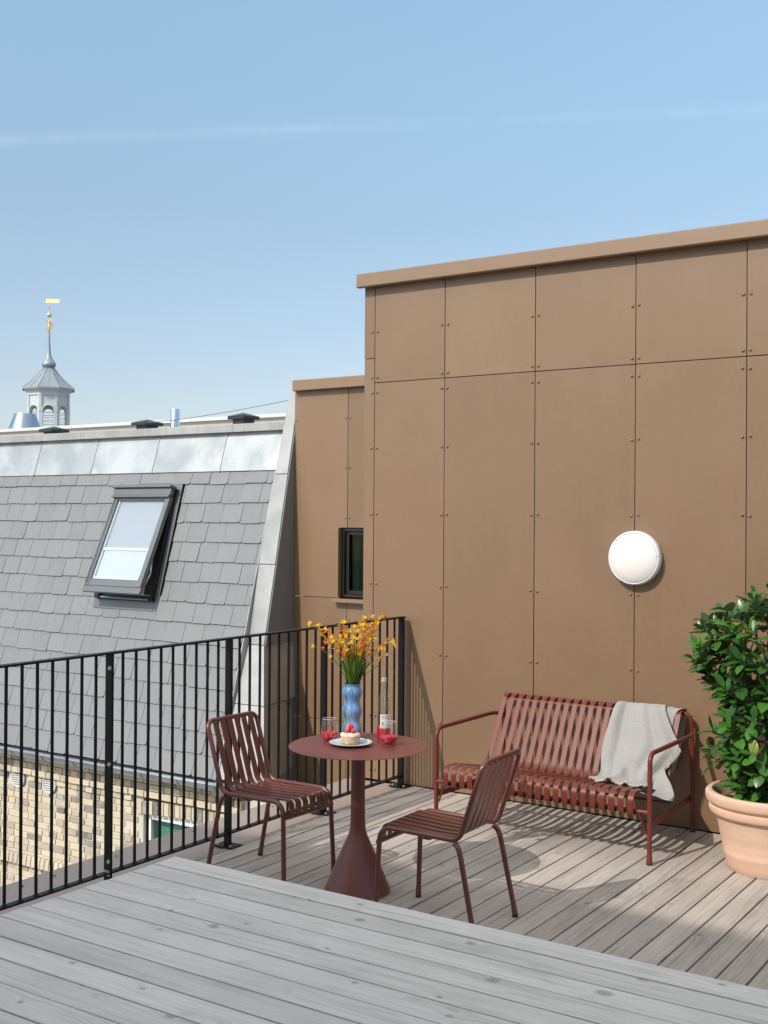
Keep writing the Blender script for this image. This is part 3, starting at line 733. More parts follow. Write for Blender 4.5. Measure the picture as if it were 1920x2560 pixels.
sbox(b, wx0-.012, wx1+.004, SL-.005, SL+.07, -.03, .008); sbox(b, wx0+.01, wx0+.016, .02, SL-.02, .021, .027); sbox(b, wx0+.03, wx0+.036, .02, SL-.02, .021, .027)
sa = b.build('sash', M['winframe'], rw, bevel=.003)
b = MB(); sbox(b, wx0+fw_, wx1-fw_, .05, SL-.075, .0, .004); b.build('pane', M['winglass'], sa)
b = MB(); nb_ = 26; a0, a1 = SL*.60, SL-.12
rowsb = []
for i in range(nb_*2+1):
    s_ = a0 + (a1-a0)*i/(nb_*2); rowsb.append([SP(wx0+fw_+.03, s_, -.028 + (.008 if i % 2 else 0)), SP(wx1-fw_-.01, s_, -.028 + (.008 if i % 2 else 0))])
b.grid(rowsb); sbox(b, wx0+fw_+.02, wx1-fw_, a0-.03, a0, -.034, -.012); sbox(b, wx0+fw_+.02, wx1-fw_-.04, a1, a1+.03, -.034, -.012)
b.build('blind', M['blind'], sa, smooth=False)
b = MB(); sbox(b, wx0+fw_+.002, wx1-fw_-.002, .052, a0-.03, -.032, -.028); b.build('roller_screen', simple('grey_roller_screen', (.54,.53,.53), .8, 0, .02), sa)
b = MB(); sbox(b, wx0+fw_+.001, wx0+fw_+.022, .052, SL-.078, -.026, -.006); b.build('blind_rail', M['winwhite'], sa)
b = MB(); b.tube([SP(wx1-.05, SL*.55, -.03), SP(wx1-.05, SL*.62, -.06), SP(wx1-.06, SL*.80, -.12), SP(wx1-.06, SL*.92, -.10), SP(wx1-.055, SL*.98, -.04)], .009, 8); b.build('stay_arm', M['satin'], rw)
b = MB(); b.tube([RP(wx0+.05, s_bot+.02, .05), RP(wx1-.05, s_bot+.02, .05)], .014, 8); b.build('bottom_bar', M['satin'], rw)
# gutter
GY, GZ = ry(-.655)-.055, -.70
b = MB(); path = []
pr = [(GY + .068*math.cos(math.radians(a)), GZ + .068*math.sin(math.radians(a))) for a in range(180, 361, 15)]
pr2 = [(GY + .064*math.cos(math.radians(a)), GZ + .064*math.sin(math.radians(a))) for a in range(360, 179, -15)]
b.prism(pr + pr2, 'x', -15, -7.45); b.tube([(-15, GY-.068, GZ+.004), (-7.45, GY-.068, GZ+.004)], .010, 10)
gt = b.build('gutter', M['gutter'], nb, sharp=60)
b = MB(); x = -14.6
while x < -7.5:
    pts = [(x, GY + .0725*math.cos(math.radians(a)), GZ + .0725*math.sin(math.radians(a))) for a in range(170, 361, 12)]
    b.ribbon(pts, (1,0,0), .022, .004); x += .50
b.build('gutter_bracket', M['gutter'], gt)
# brick wall
YB = 8.75
b = MB(); b.box(-15, -8.82, YB+.012, 9.6, -12, -.80); b.box(-7.35, -7.0, YB+.012, 9.4, -12, -.80); b.box(-8.82, -7.35, YB+.012, 9.6, -.99, -.80); b.box(-8.82, -7.35, YB+.012, 9.6, -12, -2.75)
bw = b.build('brick_wall', M['mortar'], nb)
b = MB(); z = -.80; r = 0; ch = .0735
def brick(b, x0, x1, y0, z0, z1):
    b.rnd(); j = lambda: random.uniform(-.0022, .0022)
    y = y0 + random.uniform(-.003, .004)
    b.hexa([(x0+j(),y,z0+j()),(x1+j(),y+j(),z0+j()),(x1,y0+.06,z0),(x0,y0+.06,z0),(x0+j(),y+j(),z1+j()),(x1+j(),y,z1+j()),(x1,y0+.06,z1),(x0,y0+.06,z1)])
while z > -3.3:
    out = {0: .05, 1: .035, 2: .05, 3: .02}.get(r, 0) if r < 4 else 0
    x = -12.6 + (r % 2)*.12
    while x < -7.45:
        ln = .118 if (r % 2 == 1 and random.random() < .6) or random.random() < .25 else .232
        x1 = min(x+ln-.012, -7.45); zc0, zc1 = z-ch+.012, z
        # skip where window and its arch, vents and ledge sit
        win = x1 > -8.86 and zc0 < -1.06
        skip = win
        for vx in (-10.782, -10.257):
            if abs((x+x1)/2 - vx) < .16 and abs((zc0+zc1)/2 + 1.08) < .10: skip = True
        if x < -9.3 and x > -12 and -2.05 < (zc0+zc1)/2 < -1.90: skip = True
        if not skip: brick(b, x, x1, YB - out, zc0, zc1)
        x += ln
    z -= ch; r += 1
# soldier arch over window, reveal bricks and ledge
for i in range(20):
    xa = -8.90 + i*.077; u = (xa + .04 + 8.09)/.8; zt = -1.06 - .045*u*u + .03
    b.rnd(); b.hexa([(xa,YB-.004,zt-.14),(xa+.066,YB-.004,zt-.14),(xa+.066,YB+.06,zt-.14),(xa,YB+.06,zt-.14),(xa,YB-.004,zt),(xa+.066,YB-.004,zt),(xa+.066,YB+.06,zt),(xa,YB+.06,zt)])
for i in range(36):
    xa = -12.0 + i*.075
    b.rnd(); b.cur = (random.uniform(.35,.75), .5, .5); b.hexa([(xa,YB-.06,-2.03),(xa+.064,YB-.06,-2.03),(xa+.064,YB+.06,-2.03),(xa,YB+.06,-2.03),(xa,YB-.045,-1.915),(xa+.064,YB-.045,-1.915),(xa+.064,YB+.06,-1.915),(xa,YB+.06,-1.915)])
b.build('bricks', M['brick'], bw, sharp=20, bevel=.003)
b = MB()
b.box(-8.83, -8.76, YB+.06, YB+.12, -2.6, -1.19); b.box(-7.42, -7.35, YB+.06, YB+.12, -2.6, -1.19); b.box(-8.76, -7.42, YB+.06, YB+.12, -1.26, -1.19); b.box(-8.76, -7.42, YB+.06, YB+.12, -2.6, -2.53); b.box(-8.83, -7.35, YB+.062, YB+.118, -1.19, -1.08)
bwn = b.build('window', M['winwhite'], nb, bevel=.003)
MB().box(-8.76, -7.42, YB+.085, YB+.09, -2.53, -1.26).build('pane', M['brickglass'], bwn)
MB().box(-8.80, -7.38, YB+.16, YB+.165, -2.6, -1.2).build('curtain', simple('teal_curtain_cloth', (.36,.50,.47), .8), bwn)
for vx in (-10.782, -10.257):
    b = ylathe([(.09,0),(.105,.002),(.112,.012),(.108,.022),(.095,.024),(.09,.012)], (vx, YB+.002, -1.078), 28)
    vt = b.build('wall_vent', M['vent'], nb)
    b = MB()
    for i in range(8):
        zz = -1.078 - .084 + i*.024; hw = math.sqrt(max(.0001, .092**2 - (zz+1.078)**2))
        b.hexa([(vx-hw,YB-.018,zz-.006),(vx+hw,YB-.018,zz-.006),(vx+hw,YB-.004,zz+.002),(vx-hw,YB-.004,zz+.002),(vx-hw,YB-.019,zz-.003),(vx+hw,YB-.019,zz-.003),(vx+hw,YB-.004,zz+.006),(vx-hw,YB-.004,zz+.006)])
    b.build('louvre', M['vent'], vt)
    ylathe([(.0001,0),(.092,.0)], (vx, YB+.004, -1.078), 28).build('backing', M['dark_under'], vt)

# ------------------------------------------------------------------ distant lantern tower
TX, TY = -47.62, 40.32
tw = thing('lantern_tower', (TX, TY, -12), 'distant octagonal lantern tower with lead spire and gilded weather vane above the roofs', 'tower')
face = math.atan2(-TY, -TX)      # one face looks at the terrace
def octa(b, prof, rot=None, seg=8):
    n0 = len(b.v)
    for (r, z) in prof:
        for k in range(seg):
            a = face + PI/8 + 2*PI*k/seg if rot is None else rot + 2*PI*k/seg
            b.v.append(Vector((TX + r*math.cos(a), TY + r*math.sin(a), z)))
    for i in range(len(prof)-1):
        for k in range(seg):
            j = (k+1) % seg; b.face((n0+i*seg+k, n0+i*seg+j, n0+(i+1)*seg+j, n0+(i+1)*seg+k))
    return b
cr = 1/math.cos(PI/8); ap = 1.0
b = MB(); octa(b, [(ap*1.6*cr, -12), (ap*1.6*cr, 4.6), (1.2*cr, 4.9), (1.2*cr, 5.9), (0, 5.9)]); b.build('base', M['stone'], tw, smooth=False)
b = MB()
zb, zs, zt_, ztop = 5.9, 7.28, 7.28, 8.12
for k in range(8):
    a = face + 2*PI*k/8; n = Vector((math.cos(a), math.sin(a), 0)); tt = Vector((-n.y, n.x, 0)); c0 = Vector((TX, TY, 0)) + n*ap
    hw = ap*math.tan(PI/8); ow = .265
    def Q(x, z, d): return c0 + tt*x + n*d + Vector((0,0,z))
    def ob(x0, x1, z0, z1, d0, d1): b.hexa([Q(x0,z0,d0),Q(x1,z0,d0),Q(x1,z0,d1),Q(x0,z0,d1),Q(x0,z1,d0),Q(x1,z1,d0),Q(x1,z1,d1),Q(x0,z1,d1)])
    ob(-hw, -ow, zb, ztop, -.12, 0); ob(ow, hw, zb, ztop, -.12, 0)
    # arch spandrels
    na = 10
    for i in range(na):
        x0 = -ow + 2*ow*i/na; x1 = -ow + 2*ow*(i+1)/na
        z0 = zs + math.sqrt(max(0, ow*ow - x0*x0)); z1 = zs + math.sqrt(max(0, ow*ow - x1*x1))
        b.hexa([Q(x0,z0,-.12),Q(x1,z1,-.12),Q(x1,z1,0),Q(x0,z0,0),Q(x0,ztop,-.12),Q(x1,ztop,-.12),Q(x1,ztop,0),Q(x0,ztop,0)])
    # archivolt and pilasters
    pa = [(Q(math.cos(q)*(ow+.04), zs+math.sin(q)*(ow+.04), .03)) for q in [PI*i/12 for i in range(13)]]
    b.tube([Q(ow+.04, zb, .02)] + pa + [Q(-ow-.04, zb, .02)], .035, 6)
    ob(-hw-.01, -hw+.09, zb, ztop-.02, .0, .05); ob(hw-.09, hw+.01, zb, ztop-.02, .0, .05); ob(-hw-.02, hw+.02, zs-.02, zs+.02, -.0, .06) if False else None
    ob(-hw-.02, -hw+.11, zs-.03, zs+.02, .0, .07); ob(hw-.11, hw+.02, zs-.03, zs+.02, .0, .07)
b.build('arcade', M['stone'], tw, smooth=False)
b = MB(); 
for zz in (6.15, 6.42, 6.72, 6.95, 7.2): octa(b, [(.98, zz-.010), (.98, zz+.010), (.955, zz+.010), (.955, zz-.010)])
b.build('handrail', M['winframe'], tw, smooth=False)
b = MB(); octa(b, [(1.0*cr, 8.10), (1.06*cr, 8.10), (1.06*cr, 8.17), (1.04*cr, 8.19), (1.05*cr, 8.30), (1.12*cr, 8.34), (1.2*cr, 8.40), (1.2*cr, 8.44), (.4, 8.46)]); b.build('cornice', M['stone'], tw, smooth=False)
b = MB(); octa(b, [(1.28*cr, 8.40), (1.28*cr, 8.47), (.90*cr, 8.80), (.60*cr, 9.12), (.38*cr, 9.42), (.26*cr, 9.56), (.2*cr, 9.6)])
rf = b.build('roof', M['copperg'], tw, smooth=False)
b = MB()
for k in range(16):
    a = face + PI/8 + PI*k/8
    m_ = 1 if k % 2 == 0 else math.cos(PI/8)
    pts = [(TX + r*cr*m_*math.cos(a), TY + r*cr*m_*math.sin(a), z+.01) for r, z in ((1.28, 8.47), (.90, 8.80), (.60, 9.12), (.38, 9.42), (.26, 9.56))]
    b.tube(pts, .018, 5)
b.build('roof_seam', M['copperg'], rf)
b = MB(); octa(b, [(.20, 9.55), (.30, 9.60), (.375, 9.68), (.385, 9.75), (.34, 9.85), (.24, 9.98), (.16, 10.12), (.115, 10.28), (.085, 10.6), (.06, 11.0), (.045, 11.38)]); b.build('spire', M['copperg'], tw, sharp=50)
b = MB(); b.tube([(TX,TY,11.36),(TX,TY,13.6)], .022, 8); b.lathe([(.0,-.13),(.08,-.10),(.125,-.03),(.125,.03),(.08,.10),(0,.13)], (TX,TY,12.30), 16)
for zz in (12.62, 12.7, 13.35): b.lathe([(.03,-.02),(.06,0),(.03,.02)], (TX,TY,zz), 10)
b.lathe([(.03,0),(.07,.08),(.05,.2),(.085,.3),(.04,.45),(.08,.52),(.03,.62)], (TX,TY,11.40), 10)
fn = b.build('finial', M['gold'], tw)
b = MB(); rr_ = Vector((.833, .554, 0)); fv = Vector((-.554,.833,0))
for kx in range(26):
    a = random.uniform(0, 2*PI); z0 = 11.45 + random.uniform(0, .6); d = Vector((math.cos(a), math.sin(a), 0)); L_ = random.uniform(.12, .27)
    b.tube([Vector((TX,TY,z0)), Vector((TX,TY,z0+.05))+d*L_*.6, Vector((TX,TY,z0-.02))+d*L_, Vector((TX,TY,z0-.07))+d*L_*.8], .009, 5)
b.build('scrollwork', M['gold'], fn)
b = MB(); P0 = Vector((TX, TY, 12.93))
b.hexa([P0+rr_*(-.17)-fv*.01, P0+rr_*.5-fv*.01, P0+rr_*.5+fv*.01, P0+rr_*(-.17)+fv*.01] + [p+Vector((0,0,.2)) for p in (P0+rr_*(-.17)-fv*.01, P0+rr_*.53-fv*.01, P0+rr_*.53+fv*.01, P0+rr_*(-.17)+fv*.01)])
b.tube([P0+Vector((0,0,.04)), P0+rr_*(-.26)+Vector((0,0,.0))], .012, 6); b.lathe([(0,-.045),(.045,0),(0,.045)], P0+rr_*(-.27), 10)
b.build('weather_vane', simple('pale_gold_vane', (.9,.78,.42), .5, .3, .03), tw)

# ------------------------------------------------------------------ furniture: chairs
CW = .192
def chair_profile():
    pts = fillet([(.268, 0, .008), (.250, 0, .445), (-.172, 0, .437), (-.292, 0, .80)], [.065, .06], 8)
    return pts
def make_chair(mat, label):
    r = thing('slatted_chair', (0,0,0), label, 'chair')
    RT = .0124
    pr = chair_profile()
    for sy in (-1, 1):
        # seat rail and back upright as one tube ending in the rounded top corner
        i0 = 0
        side = [Vector((p.x, sy*CW, p.z)) for p in pr]
        front = [p for p in side if p.z < .37 and p.x > 0]
        idx = len(front)
        leg = MB(); spl = sy*.012
        l = [Vector((.268, sy*(CW+.010), .010))] + [Vector((p.x, p.y, p.z)) for p in side[1:idx+1]] 
        leg.tube([l[0], l[0].lerp(side[1], .5), side[1]], [.0135, RT, RT], 14) if False else None
        leg.tube([Vector((.269, sy*(CW+.010), .012)), Vector((.2685, sy*(CW+.0095), .03)), Vector((.2665, sy*(CW+.009), .06)), side[1]], [.0150, .0142, RT, RT], 14)
        lg = leg.build('leg', mat, r, local=True); MB().lathe([(.0145, 0), (.0145, .012), (0, .012)], (.269, sy*(CW+.010), 0), 14).build('foot_glide', M['foot'], lg, local=True)
        q = MB(); bl_ = [Vector((-.150, sy*CW, .425)), Vector((-.172, sy*(CW+.006), .405)), Vector((-.185, sy*(CW+.009), .37)), Vector((-.252, sy*(CW+.016), .06)), Vector((-.258, sy*(CW+.016), .03)), Vector((-.262, sy*(CW+.016), .012))]
        q.tube(fillet(bl_, [.02, .05, 0, 0], 4), RT, 14, caps=True); 
        q.tube([bl_[3], bl_[4], bl_[5]], [RT, .0142, .0150], 14)
        lg = q.build('leg', mat, r, local=True); MB().lathe([(.0145, 0), (.0145, .012), (0, .012)], (-.262, sy*(CW+.016), 0), 14).build('foot_glide', M['foot'], lg, local=True)
    # frame: rails, uprights and top bar, one continuous tube
    L_ = [Vector((p.x, -CW, p.z)) for p in pr[1:]]; R_ = [Vector((p.x, CW, p.z)) for p in pr[1:]]
    top = fillet([L_[-2], L_[-1], R_[-1], R_[-2]], .045, 8)
    q = MB(); q.tube(L_[:-2] + top + list(reversed(R_[:-2])), RT, 14); q.build('frame', mat, r, local=True)
    # front bar under the slats
    MB().tube([(.262, -CW, .368), (.262, CW, .368)], RT*.92, 14).build('front_bar', mat, r, local=True)
    MB().box(-.02, .02, -CW, CW, .418, .424).build('cross_bar', mat, r, local=True)
    # slats
    sp = fillet([(.262, 0, .375), (.262, 0, .450), (.0, 0, .437), (-.165, 0, .437), (-.282, 0, .792), (-.296, 0, .802), (-.305, 0, .79)], [.042, 0, .075, .012, .006], 7)
    cut = min(range(len(sp)), key=lambda i: abs(sp[i].x+.165) + abs(sp[i].z-.437))
    for nm, seq in (('seat', sp[:cut+1]), ('backrest', sp[cut:])):
        q = MB()
        for i in range(6):
            yy = -CW + (i+1)*2*CW/7
            q.ribbon([Vector((p.x, yy, p.z)) for p in seq], (0,1,0), .0335, .0085)
        q.build(nm, mat, r, local=True, bevel=.0008)
    return r
ch = make_chair(M['chairred'], 'dark red slatted metal chair left of the round table, by the railing')
ch['group'] = 'red slatted chairs at the round table'
ch2 = copy_tree(ch); ch2['label'] = 'dark red slatted metal chair between the round table and the bench, seen from behind'
ch.location = (-3.938, 4.852, 0); ch.rotation_euler = (0, 0, math.radians(-2.5))
ch2.location = (-2.803, 4.765, 0); ch2.rotation_euler = (0, 0, math.radians(180+1.5))

# ------------------------------------------------------------------ bench
bn = thing('slatted_bench', (-3.0, 6.55, 0), 'red slatted metal bench with tube arms against the brown wall', 'bench')
RT = .0135
XL, XRt = -3.688, -2.322
def mk(name, pts, rad, par=bn, mat=M['red']):
    return MB().tube(pts, rad, 16).build(name, mat, par)
for sx, xf, xb in ((-1, XL, -3.645), (1, XRt, -2.358)):
    fr = fillet([(xf, 6.144, .012), (xf, 6.146, .608), (xf, 6.85, .607), (xb, 6.935, .603)], [.055, .05], 8)
    q = MB().tube(fr, RT, 16); q.tube([(xf,6.144,.010),(xf,6.144,.03),(xf,6.144,.06)], [.0175,.0165,RT], 16)
    a = q.build('arm_frame', M['red'], bn); MB().lathe([(.017,0),(.017,.011),(0,.011)], (xf,6.144,0), 14).build('foot_glide', M['foot'], a)
    q = MB().tube([(xb+sx*.004, 6.95, .010), (xb+sx*.004, 6.95, .03), (xb+sx*.004, 6.95, .06), (xb, 6.945, .60)], [.0175, .0165, RT, RT], 16)
    a = q.build('leg', M['red'], bn); MB().lathe([(.017,0),(.017,.011),(0,.011)], (xb+sx*.004,6.95,0), 14).build('foot_glide', M['foot'], a)
    MB().ribbon([(xf-sx*.004, 6.15, .205), ((xf+xb)/2-sx*.004, 6.55, .205), (xb-sx*.012, 6.94, .205)], (0,0,1), .034, .006).build('side_stretcher', M['red'], bn)
    MB().ribbon([(xf-sx*.06, 6.15, .278), (xf-sx*.012, 6.15, .155)], (0,1,0), .02, .005).build('gusset', M['red'], bn)
bf = fillet([(-3.645, 6.945, .60), (-3.640, 6.935, .722), (-2.363, 6.935, .722), (-2.358, 6.945, .60)], .06, 10)
mk('back_frame', bf, RT)
mk('front_bar', [(XL, 6.146, .285), (XRt, 6.146, .285)], RT*.95)
MB().ribbon([(XL+.01, 6.50, .268), (XRt-.01, 6.50, .268)], (0,1,0), .035, .006).build('cross_bar', M['red'], bn)
sp = fillet([(0, 6.165, .276), (0, 6.105, .264), (0, 6.098, .394), (0, 6.24, .386), (0, 6.635, .306), (0, 6.872, .725), (0, 6.93, .742), (0, 6.945, .715)], [.055, .055, .0, .085, .03, .012], 8)
cut = min(range(len(sp)), key=lambda i: abs(sp[i].y-6.64) + abs(sp[i].z-.325))
for nm, seq in (('seat', sp[:cut+1]), ('backrest', sp[cut:])):
    q = MB()
    for i in range(22):
        xx = -3.598 + i*(1.18/21)
        q.ribbon([Vector((xx, p.y, p.z)) for p in seq], (1,0,0), .033, .004)
    q.build(nm, M['red'], bn, bevel=.0008)

# ------------------------------------------------------------------ throw blanket
bk = thing('throw_blanket', (-2.6, 6.7, .35), 'grey beige woven blanket draped over the right end of the bench', 'blanket')
def lerp_rows(ctrl, nu, nv, fold):
    """ctrl: list of (left, right) pairs; returns a grid with catmull-like interpolation"""
    Ls = [Vector(a) for a, _ in ctrl]; Rs = [Vector(b_) for _, b_ in ctrl]
    def cat(P, t):
        n = len(P)-1; i = min(int(t*n), n-1); f = t*n - i
        p0, p1, p2, p3 = P[max(i-1,0)], P[i], P[i+1], P[min(i+2, n)]
        return .5*((2*p1) + (-p0+p2)*f + (2*p0-5*p1+4*p2-p3)*f*f + (-p0+3*p1-3*p2+p3)*f**3)
    rows = []
    for j in range(nv+1):
        t = j/nv; a = cat(Ls, t); c = cat(Rs, t); row = []
        for i in range(nu+1):
            u = i/nu; p = a.lerp(c, u); row.append(p + fold(u, t))
        rows.append(row)
    return rows
def fold_main(u, t):
    amp = (.011 + .019*min(1, t*1.4))*(1 if t < .7 else max(.3, 1-(t-.7)*3))
    f = math.sin(u*15 + t*2.2) * .55 + math.sin(u*27 - t*3.5)*.28 + math.sin(u*6.5 + 1.2 + t*4)*.4
    d = Vector((0, -1, .25)) if t < .72 else Vector((0, -.25, 1))
    base = max(0, f + .75)
    extra = 0
    if t > .86: extra = (t-.86)/.14*.016*max(0, math.sin(u*21+.6))
    diag = .010*math.exp(-((u - .75 + t*.55 - .1)*9)**2)
    return d*(amp*base + diag) + Vector((0, 0, extra))
main = [((-2.825, 6.958, .60), (-2.505, 6.958, .60)), ((-2.815, 6.957, .70), (-2.505, 6.957, .70)), ((-2.812, 6.925, .752), (-2.505, 6.925, .757)), ((-2.820, 6.862, .722), (-2.485, 6.862, .728)),
        ((-2.832, 6.800, .62), (-2.425, 6.795, .64)), ((-2.842, 6.752, .53), (-2.362, 6.735, .545)), ((-2.835, 6.700, .45), (-2.41, 6.675, .462)),
        ((-2.815, 6.648, .372), (-2.465, 6.622, .385)), ((-2.800, 6.560, .345), (-2.455, 6.540, .355)), ((-2.785, 6.460, .358), (-2.43, 6.43, .366)), ((-2.762, 6.345, .374), (-2.405, 6.30, .383))]
rows = lerp_rows(main, 60, 90, fold_main)
b = MB().grid(rows); cl = b.build('cloth', M['cloth'], bk, sharp=180, solid=.004)
m = cl.modifiers.new('sub', 'SUBSURF'); m.levels = 1; m.render_levels = 1
def fold_under(u, t): return Vector((0, -.004 - .004*math.sin(u*9+t*5), .003*math.sin(u*14)))
under = [((-2.62, 6.962, .34), (-2.475, 6.962, .335)), ((-2.62, 6.964, .50), (-2.43, 6.966, .50)), ((-2.62, 6.962, .70), (-2.398, 6.964, .70)), ((-2.60, 6.93, .747), (-2.393, 6.93, .747)), ((-2.60, 6.868, .722), (-2.432, 6.870, .722)),
         ((-2.58, 6.800, .60), (-2.440, 6.80, .60)), ((-2.56, 6.725, .47), (-2.452, 6.725, .475)), ((-2.54, 6.64, .345), (-2.405, 6.62, .41)), ((-2.53, 6.54, .325), (-2.335, 6.52, .372)), ((-2.52, 6.44, .332), (-2.275, 6.41, .338)), ((-2.50, 6.33, .356), (-2.262, 6.35, .315))]
b = MB().grid(lerp_rows(under, 16, 60, fold_under)); cl2 = b.build('cloth', M['cloth'], bk, sharp=180, solid=.004)
m = cl2.modifiers.new('sub', 'SUBSURF'); m.levels = 1; m.render_levels = 1
b = MB()
def frstrand(p, d):
    q = p + d; mid = p.lerp(q, .5) + Vector((random.uniform(-.002,.002), 0, random.uniform(-.002,.002)))
    b.tube([p, mid, q], [.0016, .0014, .0008], 5)
edge = [r_[-1] for r_ in rows]
n0, n1 = 45, 63
for i in range(n0, n1):
    for kx in range(4):
        p = edge[i].lerp(edge[i+1], kx/4); frstrand(p, Vector((.012+random.uniform(-.002,.004), -.002, -.016+random.uniform(-.004,.003))))
b.build('fringe', M['fringe'], bk); b = MB()
last = rows[-1]
for i in range(60):
    for kx in range(2):
        p = last[i].lerp(last[i+1], kx/2); frstrand(p, Vector((random.uniform(-.006,.004), -.011, -.006+random.uniform(-.004,.002))))
b.build('fringe', M['fringe'], bk)

# ------------------------------------------------------------------ round table
tx, ty = -3.378, 4.858
tb = thing('round_table', (tx, ty, 0), 'dark red round metal table on a cone shaped pedestal', 'table')
MB().lathe([(.0, .7345), (.30, .7345), (.350, .7355), (.3535, .7372), (.3535, .7385), (.3515, .740), (0, .740)], (tx, ty, 0), 96).build('tabletop', M['tablered'], tb, sharp=25)
MB().lathe([(.166, .008), (.1675, .012), (.165, .02), (.125, .115), (.084, .21), (.060, .262), (.047, .292), (.040, .32), (.0375, .37), (.036, .45), (.0355, .733), (.0, .733)], (tx, ty, 0), 72).build('pedestal', M['tablered'], tb)
MB().lathe([(.158, 0), (.162, .002), (.162, .009), (0, .009)], (tx, ty, 0), 48).build('foot_ring', M['footgrey'], tb)

# things on the table
TZ = .7402
t = thing('vase', (-3.508, 4.985, TZ), 'wavy blue swirled glass vase holding flowers on the round table', 'vase')
vp = []
for i in range(61):
    z = .289*i/60; ph = (z/.289)
    r = .0452 + .0062*math.sin(2*PI*(z - .012)/.098 - PI/2 + .9)
    if z < .02: r = .040 + .2*z
    if z > .262: r = max(r, .0375 + (z-.262)*.32)
    vp.append((r, z))
vp = [(0, .001)] + vp + [(vp[-1][0]-.004, .289), (vp[-4][0]-.005, .27), (.03, .2), (.03, .19), (0, .19)]
MB().lathe(vp, (-3.508, 4.985, TZ), 48).build('vase_body', M['vase'], t)

fl = thing('flower_bouquet', (-3.508, 4.985, TZ+.2), 'bunch of yellow and orange flowers with green blades in the blue vase', 'flowers')
VC = Vector((-3.508, 4.985, TZ))
rgt = Vector((.833, .554, 0)); fwd = Vector((-.554, .833, 0))
bb = MB()
for i in range(52):
    a = random.uniform(0, 2*PI); d = Vector((math.cos(a), math.sin(a), 0)); out = random.uniform(.02, .10); h = random.uniform(.10, .25)
    base = VC + Vector((0,0,.24)) + d*random.uniform(0, .018); tip = VC + Vector((0,0,.289+h)) + d*(out+.02)
    mid = base.lerp(tip, .5) + Vector((0,0,.01)) - d*out*.15; w = random.uniform(.005, .0095)
    sd_ = d.cross(Vector((0,0,1))); sd_ = (sd_*math.cos(random.uniform(-.9,.9)) + d*math.sin(random.uniform(-.9,.9))).normalized()
    bb.rnd(); n0 = len(bb.v); K = 7
    for k in range(K+1):
        f = k/K; p = (base*(1-f)*(1-f) + mid*2*f*(1-f) + tip*f*f); ww = w*(1 - f**3)*(.7+.6*f if f < .5 else 1)
        bb.v += [p - sd_*ww, p + d*.0015, p + sd_*ww]
    for k in range(K):
        q = n0 + k*3; bb.face((q, q+1, q+4, q+3)); bb.face((q+1, q+2, q+5, q+4))
bb.build('blades', M['blade'], fl)
# flowering stems: (lateral, depth, height above the rim, curl, kind)
stems = [(-.165, .0, .27, 'Y'), (-.150, .03, .165, 'y'), (-.09, .02, .235, 'O'), (-.05, -.03, .215, 'Y'), (-.02, .04, .265, 'Y'), (.015, -.02, .29, 'Y'), (.035, .03, .255, 'Y'), (.06, -.04, .245, 'O'),
         (.075, .01, .285, 'Y'), (.105, .03, .305, 'Y'), (-.03, -.05, .15, 'O'), (.03, -.055, .17, 'O'), (.065, -.045, .145, 'O'), (.155, -.01, .195, 'Y'), (.125, -.03, .13, 'y'), (-.06, .05, .29, 'd'), (.0, .01, .20, 'O'), (.05, .06, .20, 'Y')]
sb_, sdk = MB(), MB(); sprays = []
def flower(b, p, d, s):
    d = d.normalized(); u = d.cross(Vector((0,0,1)));
    if u.length < .1: u = Vector((1,0,0))
    u.normalize(); w = d.cross(u)
    b.tube([p, p + d*s*.45, p + d*s*.8], [s*.06, s*.09, s*.16], 6)
    for k in range(6):
        a = 2*PI*k/6 + random.random()*.3; r = u*math.cos(a) + w*math.sin(a); sd = d.cross(r)
        b.rnd(); q0 = p + d*s*.7; q1 = p + d*s*1.15 + r*s*.30; q2 = p + d*s*1.2 + r*s*(.62+random.uniform(-.08,.1)) ; wd = s*.13
        b.add([q0 - sd*wd*.5, q0 + sd*wd*.5, q1 - sd*wd, q1 + sd*wd, q2], [(0,1,3,2), (2,3,4)])
